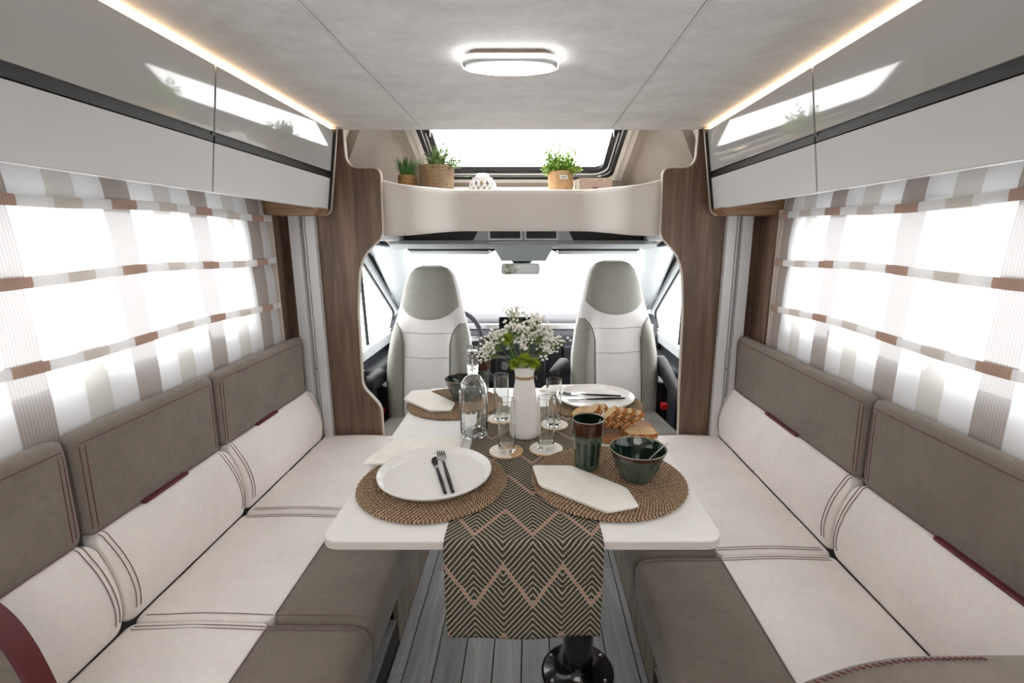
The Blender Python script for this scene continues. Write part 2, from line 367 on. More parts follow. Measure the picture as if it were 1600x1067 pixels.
# ---- side walls with window openings
WY0, WY1, WZ0, WZ1 = -.1, 1.87, .945, 1.425
for s, nm in ((-1, 'left'), (1, 'right')):
    b = NB(); xa, xb = sorted((XC+s*XI, XC+s*(XI+.04)))
    box(b, xa, xb, YB, WY0, 0, 2.1); box(b, xa, xb, WY1, 2.3, 0, 2.1); box(b, xa, xb, WY0, WY1, 0, WZ0); box(b, xa, xb, WY0, WY1, WZ1, 2.1)
    struct('wall_'+nm, b, M['white'])
    b = NB(); xa, xb = sorted((XC+s*(XI-.002), XC+s*(XI-.014))); box(b, xa, xb, 2.0, 2.16, .3, 1.43)
    struct('trim_%d' % (1 if s < 0 else 2), b, M['wood'])
    # window frame, pane, latch
    wd = sempty('window_%d' % (1 if s < 0 else 2)); xa, xb = sorted((XC+s*(XI+.005), XC+s*(XI+.045)))
    b = NB(); f = .035
    box(b, xa, xb, WY0, WY1, WZ0, WZ0+f, .006); box(b, xa, xb, WY0, WY1, WZ1-f, WZ1, .006); box(b, xa, xb, WY0, WY0+f, WZ0, WZ1, .006); box(b, xa, xb, WY1-f, WY1, WZ0, WZ1, .006)
    fin('window_frame', b, M['cabmid'], wd)
    b = NB(); xa, xb = sorted((XC+s*(XI+.028), XC+s*(XI+.032))); box(b, xa, xb, WY0+f, WY1-f, WZ0+f, WZ1-f); fin('pane', b, M['pane'], wd)
    for y in (.35, 1.18, 1.6):
        b = NB(); xa, xb = sorted((XC+s*(XI+.0), XC+s*(XI+.03))); box(b, xa, xb, y-.025, y+.025, WZ0+.02, WZ0+.05, .006); box(b, xa, xb, y-.008, y+.008, WZ0+.045, WZ0+.075, .004); fin('latch', b, M['cabmid'], wd)
b = NB(); box(b, XC-1.1, XC+1.1, YB-.04, YB, 0, 2.1); struct('wall_back', b, M['white'])
# ---- ceiling: three clouded panels with dark double seams
cl = sempty('ceiling'); xs = [-.745, -.402, -.398, .366, .370, .745]
for a, c in ((-1.035, -.4065), (-.399, .370), (.3776, 1.035)):
    b = NB(); box(b, XC+a, XC+c, YB, YF, ZC, ZC+.03, .002, 1); fin('ceiling_panel', b, M['ceiling'], cl)
for x in (-.4027, .3738):
    b = NB(); box(b, XC+x-.005, XC+x+.005, YB, YF, ZC+.004, ZC+.03); fin('seam', b, M['rubber'], cl)
    b = NB(); box(b, XC+x-.0021, XC+x+.0021, YB, YF-.001, ZC-.0003, ZC+.02); fin('seam_bead', b, M['ceiling'], cl)
b = NB(); box(b, XC-1.1, XC+1.1, YB, YF-.02, 2.1, 2.14); box(b, XC-1.035, XC+1.035, YF-.06, YF-.03, ZC+.03, 2.1); fin('roof_skin', b, M['taupetrim'], cl)

# ---- wooden cab surrounds (left one flares at its foot)
YP = 2.13
def partition(s, name, inner):
    outer = [(XI, 1.80), (XI, .05)]
    poly = [(XC+s*x, z) for x, z in inner]+[(XC+s*x, z) for x, z in outer[::-1]]
    b = NB(); prism(b, poly, 'y', YP, YP+.022); o = struct(name, b, M['wood'])
    b = NB(); pts = [Vector((XC+s*x, YP+.011, z)) for x, z in inner]
    n = len(pts); rings = []
    for i, p in enumerate(pts):
        t = (pts[min(i+1, n-1)]-pts[max(i-1, 0)]).normalized(); nr = Vector((t.z, 0, -t.x))
        rings.append([p-nr*.002+Vector((0, -.0125, 0)), p+nr*.002+Vector((0, -.0125, 0)), p+nr*.002+Vector((0, .0125, 0)), p-nr*.002+Vector((0, .0125, 0))])
    loft(b, rings); fin('edge_band', b, M['edge'], o)
innL = fillet([(.731, 1.80), (.727, 1.61), (.585, 1.61), (.592, 1.33), (.700, 1.235), (.722, 1.0), (.727, .66), (.648, .565), (.643, .05)], [0, .055, .035, .03, .10, .02, .03, .03, 0], 8)
innR = fillet([(.731, 1.80), (.727, 1.61), (.592, 1.61), (.596, 1.33), (.697, 1.235), (.716, 1.0), (.722, .66), (.733, .35), (.733, .05)], [0, .055, .035, .03, .10, .02, .02, .02, 0], 8)
partition(-1, 'wall_front_left', innL); partition(1, 'wall_front_right', innR)
# ---- white bed rails
for i, s in enumerate((-1, 1)):
    o = sempty('trim_%d' % (3+i))
    def rb(n, x0, x1, y0, y1, z0, z1, m, bv=.003):
        b = NB(); xa, xb = sorted((XC+s*x0, XC+s*x1)); box(b, xa, xb, y0, y1, z0, z1, bv); return fin(n, b, m, o)
    rb('rail_flange', .868, .908, YP-.03, YP-.001, .36, 1.70, M['rail']); rb('rail_flange', .934, .978, YP-.03, YP-.001, .36, 1.70, M['rail'])
    rb('rail_channel', .906, .936, YP-.008, YP-.001, .36, 1.70, M['cabmid'], 0); rb('rail_spine', .916, .924, YP-.016, YP-.006, .36, 1.70, M['rail'], .002)
    for z in (.75, 1.25):
        b = NB(); lathe(b, [(0, -.002), (.004, -.002), (.004, .001), (0, .002)], 10); xf(b, Matrix.Translation((XC+s*.920, YP-.017, z)) @ Matrix.Rotation(R(90), 4, 'X')); fin('screw', b, M['steel'], o)

# ---- header shelf over the cab
hs = thing('header_shelf', 'curved beige moulded shelf apron spanning above the cab opening', 'shelf', (XC, 2.15, 1.33))
def hy(u): a = min(1, max(0, (abs(u)-.46)/.36)); a = a*a*(3-2*a); return .17*(1-a)
def htop(u): a = max(0, (abs(u)-.72)/.28); return .207+.028*a*a
def hbot(u): a = min(1, max(0, (abs(u)-.45)/.45)); a = a*a*(3-2*a); return .030-.022*a
def apron(u, v):
    U = 2*u-1; z = hbot(U)+(htop(U)-hbot(U))*v
    return (U*.60, hy(U)-.018*math.sin(math.pi*v)**1.0*0+.03*(1-v)*(1 if abs(U) < .9 else .6)-.0, z)
b = NB(); nu = 64; rings = []
for i in range(nu+1):
    u = i/nu; f = [apron(u, v/10) for v in range(11)]; top = f[-1]; bot = f[0]
    ring = f+[(top[0], top[1]+.006, top[2]+.005), (top[0], top[1]+.02, top[2]+.005), (top[0], top[1]+.026, top[2]-.004)]+[(p[0], p[1]+.026, p[2]) for p in f[::-1][1:-1]]+[(bot[0], bot[1]+.022, bot[2]-.004), (bot[0], bot[1]+.004, bot[2]-.004)]
    rings.append(ring)
loft(b, rings); fin('apron', b, M['beige'], hs, 60)
b = NB(); box(b, -.60, .60, .19, .70, .178, .191); fin('shelf_board', b, M['beige'], hs)

# ---- roof pod with the panorama window over the cab
def pz(y): return 1.70+(2.8-y)*.4
rp = sempty('window_6')
def slab(b, x0, x1, y0, y1, off, th):
    poly = [(y0, pz(y0)+off), (y1, pz(y1)+off), (y1, pz(y1)+off+th), (y0, pz(y0)+off+th)]; prism(b, poly, 'x', XC+x0, XC+x1)
b = NB()
yA, yB_ = 2.20, 2.80
def framering(hx, y0, y1, r, wid, off, th, m, nm):
    b = NB(); o_ = rrect(2*hx, y1-y0, r, 6, 0, (y0+y1)/2); i_ = rrect(2*(hx-wid), y1-y0-2*wid, max(.01, r-wid), 6, 0, (y0+y1)/2); rings = []
    for (p, q) in zip(o_, i_):
        rings.append([(XC+p[0], p[1], pz(p[1])+off), (XC+q[0], q[1], pz(q[1])+off), (XC+q[0], q[1], pz(q[1])+off+th), (XC+p[0], p[1], pz(p[1])+off+th)])
    rings.append(rings[0]); loft(b, rings, False); bmesh.ops.remove_doubles(b, verts=b.verts, dist=1e-5); return fin(nm, b, m, rp)
framering(.525, 2.02, 2.93, .09, .02, -.012, .03, M['beige'], 'reveal')
framering(.508, 2.04, 2.915, .085, .022, -.004, .03, M['rubber'], 'rubber_gasket')
framering(.487, 2.06, 2.895, .08, .006, .0, .02, M['chrome'], 'blind_channel')
framering(.482, 2.065, 2.89, .08, .012, .004, .02, M['black'], 'inner_gasket')
framering(.471, 2.08, 2.878, .08, .005, .004, .02, M['rail'], 'blind_track')
framering(.467, 2.085, 2.873, .08, .03, .01, .02, M['black'], 'window_frame')
b = NB(); slab(b, -.44, .44, 2.1, 2.85, .025, .004); fin('pane', b, M['pane'], rp)
for s in (-1, 1):
    b = NB(); box(b, XC+s*.452-.018, XC+s*.452+.018, 2.44, 2.50, pz(2.47)-.015, pz(2.47)+.012, .006); box(b, XC+s*.445-.008, XC+s*.445+.008, 2.46, 2.49, pz(2.47)-.035, pz(2.47)-.01, .004); fin('latch', b, M['black'], rp)
# pod lining
b = NB(); slab(b, -.62, -.52, 2.16, 3.05, .0, .02); slab(b, .52, .62, 2.16, 3.05, .0, .02); slab(b, -.53, .53, 2.92, 3.05, 0, .02); slab(b, -.53, .53, 1.98, 2.03, 0, .02)
struct('trim_5', b, M['beige'])
for i, s in enumerate((-1, 1)):
    b = NB()
    def sw(x, dz, y): return (XC+s*x, y, pz(y)+dz)
    rings = []
    for y in (2.18, 2.5, 3.05):
        rings.append([sw(.555, .003, y), sw(.60, -.02, y), sw(.76, -.36, y), sw(.80, -.36, y), sw(.64, .0, y), sw(.60, .02, y)])
    loft(b, rings); struct('trim_%d' % (6+i), b, M['taupetrim'])
    b = NB(); xa, xb = sorted((XC+s*.70, XC+s*1.06)); box(b, xa, xb, 2.60, 2.63, 1.44, 2.2); xa, xb = sorted((XC+s*1.0, XC+s*1.03)); box(b, xa, xb, 2.153, 2.62, 1.44, 2.2); struct('trim_%d' % (8+i), b, M['taupetrim'])
    b = NB(); xa, xb = sorted((XC+s*.60, XC+s*1.03)); box(b, xa, xb, 2.165, 3.0, 1.44, 1.46); struct('trim_%d' % (22+i), b, M['taupetrim'])
b = NB(); box(b, XC-.8, XC+.8, 2.93, 2.96, 1.40, 1.70); struct('trim_10', b, M['taupetrim'])
for z0, z1, y, m in ((1.56, 1.585, 2.915, 'taupetrim'), (1.588, 1.612, 2.91, 'rail')):
    b = NB(); box(b, XC-.52, XC+.52, y, 2.94, z0, z1, .004); struct('trim_%d' % (11 if m == 'rail' else 12), b, M[m])

# ================================================================== CAB
# windshield and pillars; HW half widths at the base and at the top
WB, WT = (3.78, .775, .86), (3.02, 1.262, .765)
ws = sempty('window_3')
b = NB(); 
p = [(XC-WB[2], WB[0], WB[1]), (XC+WB[2], WB[0], WB[1]), (XC+WT[2], WT[0], WT[1]), (XC-WT[2], WT[0], WT[1])]
loft(b, [p, [(x, y+.006, z+.004) for x, y, z in p]]); fin('pane', b, M['pane'], ws)
SX = .945
for i, s in enumerate((-1, 1)):
    # A pillar: from the roof corner down to the dashboard corner
    b = NB(); rings = []
    for t in [k/10 for k in range(11)]:
        t1 = t
        ix = WT[2]+(WB[2]-WT[2])*t-.035+.02*t; iy = WT[0]+(WB[0]-WT[0])*t; iz = WT[1]+(WB[1]-WT[1])*t+.02*(1-t)
        oy = 2.88+(3.62-2.88)*t; oz = 1.285+(.80-1.285)*t; ox = SX-.055*(1-t)
        mx, my, mz = (ix+ox)/2-.01, (iy+oy)/2-.035, (iz+oz)/2-.01
        rings.append([(XC+s*ix, iy, iz), (XC+s*(ix+.01), iy-.03, iz-.004), (XC+s*mx, my, mz), (XC+s*(ox-.012), oy-.01, oz), (XC+s*ox, oy, oz), (XC+s*(ox+.05), oy+.06, oz+.02), (XC+s*(ix+.05), iy+.04, iz+.02)])
    loft(b, rings); struct('trim_%d' % (13+i), b, M['cabgrey'], smooth=60)
    b = NB(); tube(b, [(XC+s*(.80-.055*0), 3.10, 1.215), (XC+s*.838, 3.22, 1.13), (XC+s*.872, 3.36, 1.02)], [.012, .018, .012], 8, True, .6); struct('trim_%d' % (15+i), b, M['cabmid'])
    # cab door: lower panel, glass frame, seal, quarter-light bar, glass
    d = sempty('door_%d' % (1+i))
    b = NB(); xa, xb = sorted((XC+s*SX, XC+s*(SX+.05))); prism(b, [(2.2, .0), (3.8, .0), (3.8, .72), (3.45, .655), (2.2, .655)], 'x', xa, xb); fin('door_panel', b, M['dash'], d)
    b = NB(); xa, xb = sorted((XC+s*(SX-.02), XC+s*(SX+.045))); prism(b, [(2.2, .62), (3.55, .62), (3.7, .72), (3.6, .76), (3.4, .685), (2.2, .675)], 'x', xa, xb, .006); fin('sill', b, M['cabgrey'], d)
    b = NB(); xa, xb = sorted((XC+s*(SX-.10), XC+s*(SX+.02))); box(b, xa, xb, 2.7, 3.3, .49, .575, .03, 4); fin('door_armrest', b, M['blackm'], d)
    win = fillet([(2.2, 1.245), (2.83, 1.245), (3.52, .80), (3.40, .69), (2.2, .68)], [0, .12, .05, .05, 0], 6)
    out = fillet([(2.2, 1.30), (2.86, 1.30), (3.64, .80), (3.48, .655), (2.2, .655)], [0, .12, .05, .05, 0], 6)
    b = NB(); rings = []
    for (q, p_) in zip(win, out):
        rings.append([(XC+s*SX, q[0], q[1]), (XC+s*SX, p_[0], p_[1]), (XC+s*(SX+.03), p_[0], p_[1]), (XC+s*(SX+.03), q[0], q[1])])
    loft(b, rings); fin('window_frame', b, M['cabgrey'], d)
    b = NB(); tube(b, [(XC+s*(SX-.006), q[0], q[1]) for q in fillet([(2.2, 1.312), (2.87, 1.312), (3.55, .875)], [0, .14, 0], 8)], .014, 8, True, 1); fin('door_seal', b, M['rubber'], d)
    b = NB(); tube(b, [(XC+s*(SX+.006), q[0]-.006, q[1]-.006) for q in win[6:18]], .009, 6); tube(b, [(XC+s*(SX+.006), 2.90, .69), (XC+s*(SX+.006), 2.86, 1.22)], .011, 8); fin('quarter_bar', b, M['rubber'], d)
    dw = sempty('window_%d' % (4+i)); b = NB(); xa, xb = sorted((XC+s*(SX+.012), XC+s*(SX+.016))); prism(b, win, 'x', xa, xb); fin('pane', b, M['pane'], dw)
    # roof edge over the door and B pillar side
    b = NB(); xa, xb = sorted((XC+s*.72, XC+s*(SX+.06))); prism(b, [(2.16, 1.31), (2.95, 1.31), (3.06, 1.27), (3.06, 1.36), (2.16, 1.42)], 'x', xa, xb, .01); struct('trim_%d' % (17+i), b, M['cabgrey'])
# headliner band, dark stowage pockets and the overhead console
b = NB(); prism(b, [(2.90, 1.272), (3.0, 1.258), (3.06, 1.262), (3.06, 1.30), (2.90, 1.312), (2.88, 1.29)], 'x', XC-.78, XC+.78, .004); struct('trim_19', b, M['cabmid'])
b = NB(); tube(b, [(XC-.70, 2.985, 1.256), (XC+.70, 2.985, 1.256)], .007, 6); struct('trim_20', b, M['rubber'])
b = NB(); box(b, XC-.76, XC+.76, 2.985, 3.0, 1.27, 1.40); box(b, XC-.80, XC+.80, 2.80, 3.0, 1.385, 1.40); struct('trim_21', b, M['black'])
oc = thing('overhead_console', 'grey overhead console with two dark cubbies above the rear-view mirror', 'console', (XC, 2.9, 1.25))
b = NB(); prism(b, [(-.30, .05), (.30, .05), (.245, .15), (-.245, .15)], 'y', .0, .09, .006)
fin('console_face', b, M['cabmid'], oc)
for x in (-.105, .105):
    b = NB(); box(b, x-.098, x+.098, -.012, .02, .063, .14, .006); fin('cubby_surround', b, M['cabgrey'], oc)
    b = NB(); box(b, x-.088, x+.088, -.015, .0, .072, .14, .004); fin('cubby', b, M['black'], oc)
b = NB(); rings = []
for y, z, hx, dz in ((-.02, .055, .20, .02), (.0, .02, .175, .03), (.06, -.03, .15, .025), (.11, -.062, .135, .02)):
    rings.append([(-hx, y, z), (hx, y, z), (hx*.96, y+.03, z+dz), (-hx*.96, y+.03, z+dz)])
loft(b, rings); fin('console_nose', b, M['cabmid'], oc, 30)
for s in (-1, 1):
    v = thing('sun_visor', ('left' if s < 0 else 'right')+' white folded sun visor above the windscreen', 'sun visor', (XC+s*.45, 3.0, 1.24), 0, 'sun visors above the windscreen')
    b = NB(); box(b, -.24, .24, -.01, .012, -.012, .012, .005, 3); fin('visor_pad', b, M['cabgrey'], v)
    b = NB(); tube(b, [(-s*.24, 0, 0), (-s*.275, -.005, .015)], .005, 6); fin('pivot', b, M['cabmid'], v)
rm = thing('rearview_mirror', 'wide rear-view mirror hanging at the windscreen top', 'mirror', (XC-.02, 3.1, 1.135), R(3))
b = NB(); prism(b, rrect(.245, .072, .022, 5), 'y', 0, .025, .006); fin('mirror_housing', b, M['cabmid'], rm)
b = NB(); prism(b, rrect(.232, .060, .018, 5), 'y', -.002, .003); fin('mirror_glass', b, M['chrome'], rm)
b = NB(); lathe(b, [(0, -.01), (.05, -.006), (.085, .03), (.09, .045), (0, .05)], 20); xf(b, Matrix.Translation((.01, .04, .035)) @ Matrix.Diagonal((1, .5, 1, 1))); fin('mirror_bracket', b, M['black'], rm)
# ---- dashboard
da = thing('dashboard', 'dark grey van dashboard below the windscreen', 'dashboard', (XC, 3.3, 0))
prof = [(.02, .30), (-.02, .55), (.0, .66), (.05, .70), (.06, .745), (.10, .765), (.25, .782), (.46, .77), (.46, .30)]
b = NB(); prism(b, fillet(prof, [0, .04, .03, .02, .02, .03, .03, 0, 0], 4), 'x', -.93, .93); fin('dash_body', b, M['dash'], da, 50)
b = NB(); prism(b, [(.045, .705), (.05, .735), (.10, .758), (.11, .748), (.07, .73), (.06, .705)], 'x', -.86, .90); fin('trim_strip', b, M['steel'], da)  # bright strip standing in for the white reflection along the dash top
b = NB(); prism(b, rrect(.285, .135, .012, 4, -.03, .735), 'y', -.03, .03, .004); fin('screen', b, M['black'], da)
b = NB(); prism(b, rrect(.265, .115, .006, 3, -.03, .735), 'y', -.0315, -.029); fin('screen_glass', b, plain('dark_display', (16, 17, 20), .05, 0, .5, .6), da)
for x in (-.235, .185):
    b = NB(); prism(b, rrect(.13, .13, .015, 4, x, .615), 'y', -.055, .02, .004); fin('vent_frame', b, M['blackm'], da)
    for k in range(6):
        b = NB(); box(b, x-.055, x+.055, -.062, -.03, .565+k*.02, .571+k*.02); fin('vent_slat', b, M['steel'] if k in (1, 3) else M['black'], da)
b = NB(); prism(b, [(-.19, .30), (.14, .30), (.15, .54), (-.20, .54)], 'y', -.11, .0, .02, 3); fin('centre_stack', b, M['blackm'], da)
for x in (-.13, -.03, .07):
    b = NB(); lathe(b, [(0, .0), (.03, .0), (.032, -.02), (.026, -.035), (0, -.036)], 20); xf(b, Matrix.Translation((x, -.11, .485)) @ Matrix.Rotation(R(-90), 4, 'X')); fin('climate_knob', b, M['steel'] if x == -.13 else M['black'], da)
b = NB(); box(b, .26, .86, -.035, .02, .42, .60, .02, 3); fin('glovebox_door', b, M['dash'], da)
b = NB(); rings = []
for y in (0, .08, .2): rings.append([(-.60+.2*math.cos(a)*(1-y), -.10+y, .70+.075*math.sin(a)) for a in [R(180*k/10) for k in range(11)]]+[(-.40, -.10+y, .66), (-.80, -.10+y, .66)])
loft(b, rings); fin('instrument_hood', b, M['black'], da)
sw_ = thing('steering_wheel', 'black steering wheel behind the left cab seat', 'steering wheel', (XC-.455, 3.02, .70))
b = NB(); Mx = Matrix.Rotation(R(68), 4, 'X')
def ringpts(r, n=40): return [(r*math.cos(2*math.pi*k/n), r*math.sin(2*math.pi*k/n), 0) for k in range(n)]
rings = []
for k in range(41):
    a = 2*math.pi*k/40; c = Vector((.185*math.cos(a), .185*math.sin(a), 0)); d = Vector((math.cos(a), math.sin(a), 0)); rings.append([c+.016*(math.cos(q)*d+math.sin(q)*Vector((0, 0, 1))) for q in [2*math.pi*j/10 for j in range(10)]])
loft(b, rings, False); xf(b, Mx); fin('rim', b, M['dash'], sw_)
b = NB(); lathe(b, [(0, .02), (.05, .02), (.07, .0), (.06, -.03), (0, -.04)], 20); xf(b, Mx); fin('hub', b, M['blackm'], sw_)
for a in (0, 180, 270):
    b = NB(); tube(b, [(.05*math.cos(R(a)), .05*math.sin(R(a)), 0), (.18*math.cos(R(a)), .18*math.sin(R(a)), 0)], [.022, .014], 8, True, .4); xf(b, Mx); fin('spoke', b, M['steel'], sw_)
b = NB(); tube(b, [(0, 0, -.03), (0, 0, -.35)], .045, 12); xf(b, Mx @ Matrix.Identity(4)); fin('column', b, M['black'], sw_)

# ---- cab seats facing the table
ZW = [(.25, .23), (.40, .248), (.50, .256), (.647, .250), (.793, .227), (.903, .194), (.958, .180), (1.05, .159), (1.12, .134), (1.155, .102), (1.172, .058)]
ZT = [(.40, .085), (.647, .085), (.903, .075), (1.05, .065), (1.12, .052), (1.155, .036), (1.172, .016)]
def lerp(tb, z):
    if z <= tb[0][0]: return tb[0][1]
    for (a, va), (c, vc) in zip(tb, tb[1:]):
        if z <= c: 
            t = (z-a)/(c-a); return va+(vc-va)*t
    return tb[-1][1]
def sy0(z): return .17*(z-.45)
def bol(s, z):
    k = max(0, min(1, (.9-z)/.15)); return k*.045*math.exp(-((abs(s)-.78)/.2)**2)
def front(s, z, off=0): return Vector((lerp(ZW, z)*s, sy0(z)-lerp(ZT, z)*max(0, 1-abs(s)**3.2)**.5-bol(s, z)-off, z))
def patch(b, s0, s1, z0, z1, off=.005, nu=20, nv=26):
    """padded panel on the seat front; s0,s1 functions of t (height 0..1) and z0,z1 functions of u"""
    def P(u, v, o):
        z = z0(u)+(z1(u)-z0(u))*v; s = s0(v)+(s1(v)-s0(v))*u; return front(max(-.995, min(.995, s)), z, o)
    vs = grid(b, lambda u, v: P(u, v, off*min(1, 14*min(u, 1-u, v*1.2, (1-v)*1.2)+.15)), nu, nv)
    edge = [vs[i][0] for i in range(nu+1)]+[vs[nu][j] for j in range(1, nv+1)]+[vs[i][nv] for i in range(nu-1, -1, -1)]+[vs[0][j] for j in range(nv-1, 0, -1)]
    low = [b.verts.new(v.co+Vector((0, .008, 0))) for v in edge]; n = len(edge)
    for i in range(n): b.faces.new((edge[i], low[i], low[(i+1) % n], edge[(i+1) % n]))
    bmesh.ops.recalc_face_normals(b, faces=b.faces)
SIN = [(.27, .54), (.50, .52), (.647, .53), (.74, .56), (.80, .64), (.84, .78), (.86, .92)]
def make_seat(x, y, rz, dz, label):
    t = thing('cab_seat', label, 'seat', (XC+x, y, dz), rz, 'swivelled cab seats facing the table')
    b = NB(); rings = []
    ss = [math.sin(R(-90+180*k/22)) for k in range(23)]
    for k in range(49):
        q = k/48; z = .27+(1.172-.27)*(1-(1-q)**1.6)
        fr = [front(s*.9999, z) for s in ss]; bk = [Vector((lerp(ZW, z)*s, sy0(z)+lerp(ZT, z)*1.15*max(0, 1-abs(s)**3.2)**.5, z)) for s in ss[::-1][1:-1]]
        rings.append(fr+bk)
    loft(b, rings); fin('backrest', b, M['seatcream'], t, 70)
    b = NB(); patch(b, lambda v: -.93, lambda v: .93, lambda u: .875+.075*abs(2*u-1)**2.2, lambda u: 1.163-.0*u, .006, 28, 26); fin('headrest_panel', b, M['seatgrey'], t, 70)
    for s in (-1, 1):
        b = NB(); zt = lambda v: .28+.575*v
        if s < 0: patch(b, lambda v: -.985, lambda v: -lerp(SIN, zt(v)), lambda u: .28, lambda u: .855, .006)
        else: patch(b, lambda v: lerp(SIN, zt(v)), lambda v: .985, lambda u: .28, lambda u: .855, .006)
        fin('bolster', b, M['seatgrey'], t, 70)
        b = NB(); tube(b, [front(s*(lerp(SIN, z)-.005), z, .004) for z in [.28+.575*k/24 for k in range(25)]], .003, 6); fin('piping', b, plain('dark_grey_piping', (110, 112, 108), .7), t)
    for z in (.80, .665):
        b = NB(); tube(b, [front(q/10*lerp(SIN, z)*.97, z+.006*abs(q/10), .0008) for q in range(-10, 11)], .0022, 6); fin('seam', b, plain('seat_seam', (176, 172, 170), .8), t)
    b = NB(); box(b, -.235, .235, -.46, -.02, .22, .34, .05, 4); fin('seat_cushion', b, M['seatgrey'], t)
    b = NB(); box(b, -.20, .20, -.42, .05, .02, .23, .02); fin('seat_base', b, M['blackm'], t)
    return t
def armrest(t, pts, r, nm='armrest'):
    b = NB(); tube(b, pts, r, 14, True, 1.25); fin(nm, b, M['blackm'], t, 50)
sl = make_seat(-.535, 2.70, R(-5), 0, 'grey and cream cab seat in front of the steering wheel, facing the table')
sr = make_seat(.525, 2.70, R(7), .03, 'grey and cream cab seat nearest the bread board, facing the table')
def arm(t, x0, y0, z0, x1, y1, z1, wd, ht):
    """padded armrest as a rounded bar from its pivot to its tip"""
    a = Vector((x0, y0, z0)); c = Vector((x1, y1, z1)); d = (c-a); L = d.length; d.normalize(); sd = d.cross(Vector((0, 0, 1))).normalized(); up = sd.cross(d)
    b = NB(); rings = []
    for q, k in ((0, .6), (.02, .9), (.08, 1), (.5, 1.0), (.9, .92), (.97, .78), (1, .5)):
        pr = rrect(wd*k, ht*k, min(wd, ht)*k*.35, 4); rings.append([a+d*L*q+sd*p[0]+up*p[1] for p in pr])
    loft(b, rings); fin('armrest', b, M['blackm'], t, 50)
arm(sl, -.285, -.02, .555, -.275, -.22, .545, .075, .085); arm(sr, .275, .02, .60, .215, -.42, .50, .06, .075)
arm(sl, .285, .05, .56, .33, .26, .44, .06, .07); arm(sr, -.27, .10, .58, -.36, -.02, .535, .07, .075)
for t, s in ((sl, -1), (sr, 1)):
    b = NB(); box(b, s*.255-.015, s*.255+.015, -.14, -.11, .26, .36, .006); fin('buckle_stalk', b, M['black'], t)
    b = NB(); box(b, s*.255-.018, s*.255+.018, -.145, -.105, .352, .388, .006); fin('buckle', b, M['red'], t)
    b = NB(); box(b, s*.255-.03, s*.255+.03, -.1, .06, .05, .50, .01); fin('side_shield', b, M['black'], t)
for s, lab in ((-1, 'black seat belt strap beside the left cab seat'), (1, 'black seat belt strap beside the right cab seat')):
    t = thing('seat_belt', lab, 'seat belt', (XC+s*.915, 2.42, .3), 0, 'seat belts by the cab doors')
    b = NB(); tube(b, [(s*.02, .1, .95), (0, .14, .62), (-s*.03, .17, .28)], .022, 8, True, .12, (s*1, 0, .05)); fin('strap', b, M['black'], t)
    b = NB(); box(b, -s*.03-.03, -s*.03+.03, .13, .2, -.28, .28, .02); fin('retractor', b, M['blackm'], t)
    b = NB(); tube(b, [(-s*.06, .1, .33), (-s*.06, .1, .19)], [.012, .02], 8); fin('tongue', b, M['cabmid'] if s > 0 else M['black'], t)
b = NB(); box(b, XC-.95, XC+.95, 2.2, 3.8, .0, .02); struct('floor_cab', b, M['blackm'])
b = NB(); box(b, XC-.95, XC+.95, 3.77, 3.8, 0, .76); struct('wall_front', b, M['blackm'])

# ================================================================== OVERHEAD CABINETS
def dx(z): return .748+(1.745-z)/(1.745-1.44)*.049          # door face leans outwards at its foot
def cabinet(s, y0, y1, end, label):
    t = thing('overhead_cabinet', label, 'cabinet', (XC, 0, 0))
    def pr(nm, poly, a, c, m, par=t, bv=0):
        b = NB(); prism(b, [(s*x, z) for x, z in poly], 'y', a, c, bv); return fin(nm, b, m, par, 30)
    pr('body', [(.80, 1.75), (.815, 1.452), (1.034, 1.512), (1.034, 1.75)], y0, y1, M['wood'])
    pr('underside', [(.797, 1.440), (.815, 1.440), (1.034, 1.506), (1.034, 1.512), (.80, 1.452)], y0, y1, M['matt'])
    g = .002
    d = pr('door', [(dx(1.58), 1.58), (dx(1.58)+.02, 1.58), (dx(1.44)+.02, 1.44), (dx(1.44), 1.44)][:2]+[(dx(1.565)+.02, 1.565), (dx(1.565), 1.565)], y0+g, y1-g, M['black'])
    d.name = 'door'
    pr('upper_panel', [(dx(1.745), 1.745), (dx(1.745)+.018, 1.745), (dx(1.589)+.018, 1.589), (dx(1.589), 1.589)], y0+g, y1-g, M['gloss'], d, .0012)
    pr('lower_panel', [(dx(1.562), 1.562), (dx(1.562)+.018, 1.562), (dx(1.442)+.018, 1.442), (dx(1.442), 1.442)], y0+g, y1-g, M['matt'], d, .0012)
    pr('grip_recess', [(dx(1.592)+.008, 1.592), (dx(1.592)+.02, 1.592), (dx(1.56)+.02, 1.56), (dx(1.56)+.008, 1.56)], y0+g, y1-g, M['black'], d)
    if end:
        pr('end_shelf', [(.793, 1.436), (.815, 1.414), (1.034, 1.414), (1.034, 1.500), (.80, 1.45)], 1.975, y1-.001, M['woodlite'])
        poly = fillet([(.738, 1.758), (.790, 1.413), (1.034, 1.413), (1.034, 1.758)], [0, .035, 0, 0], 8)
        pr('end_panel', poly, y1, y1+.016, M['edge'])
        pr('shadow_gap', fillet([(.736, 1.75), (.792, 1.42), (1.03, 1.42), (1.03, 1.75)], [0, .03, 0, 0], 8), y1-.006, y1, M['plinth'])
        pr('side_panel', fillet([(.739, 1.757), (.791, 1.414), (1.034, 1.414), (1.034, 1.757)], [0, .035, 0, 0], 8), y1+.016, y1+.018, M['wood'])
    return t
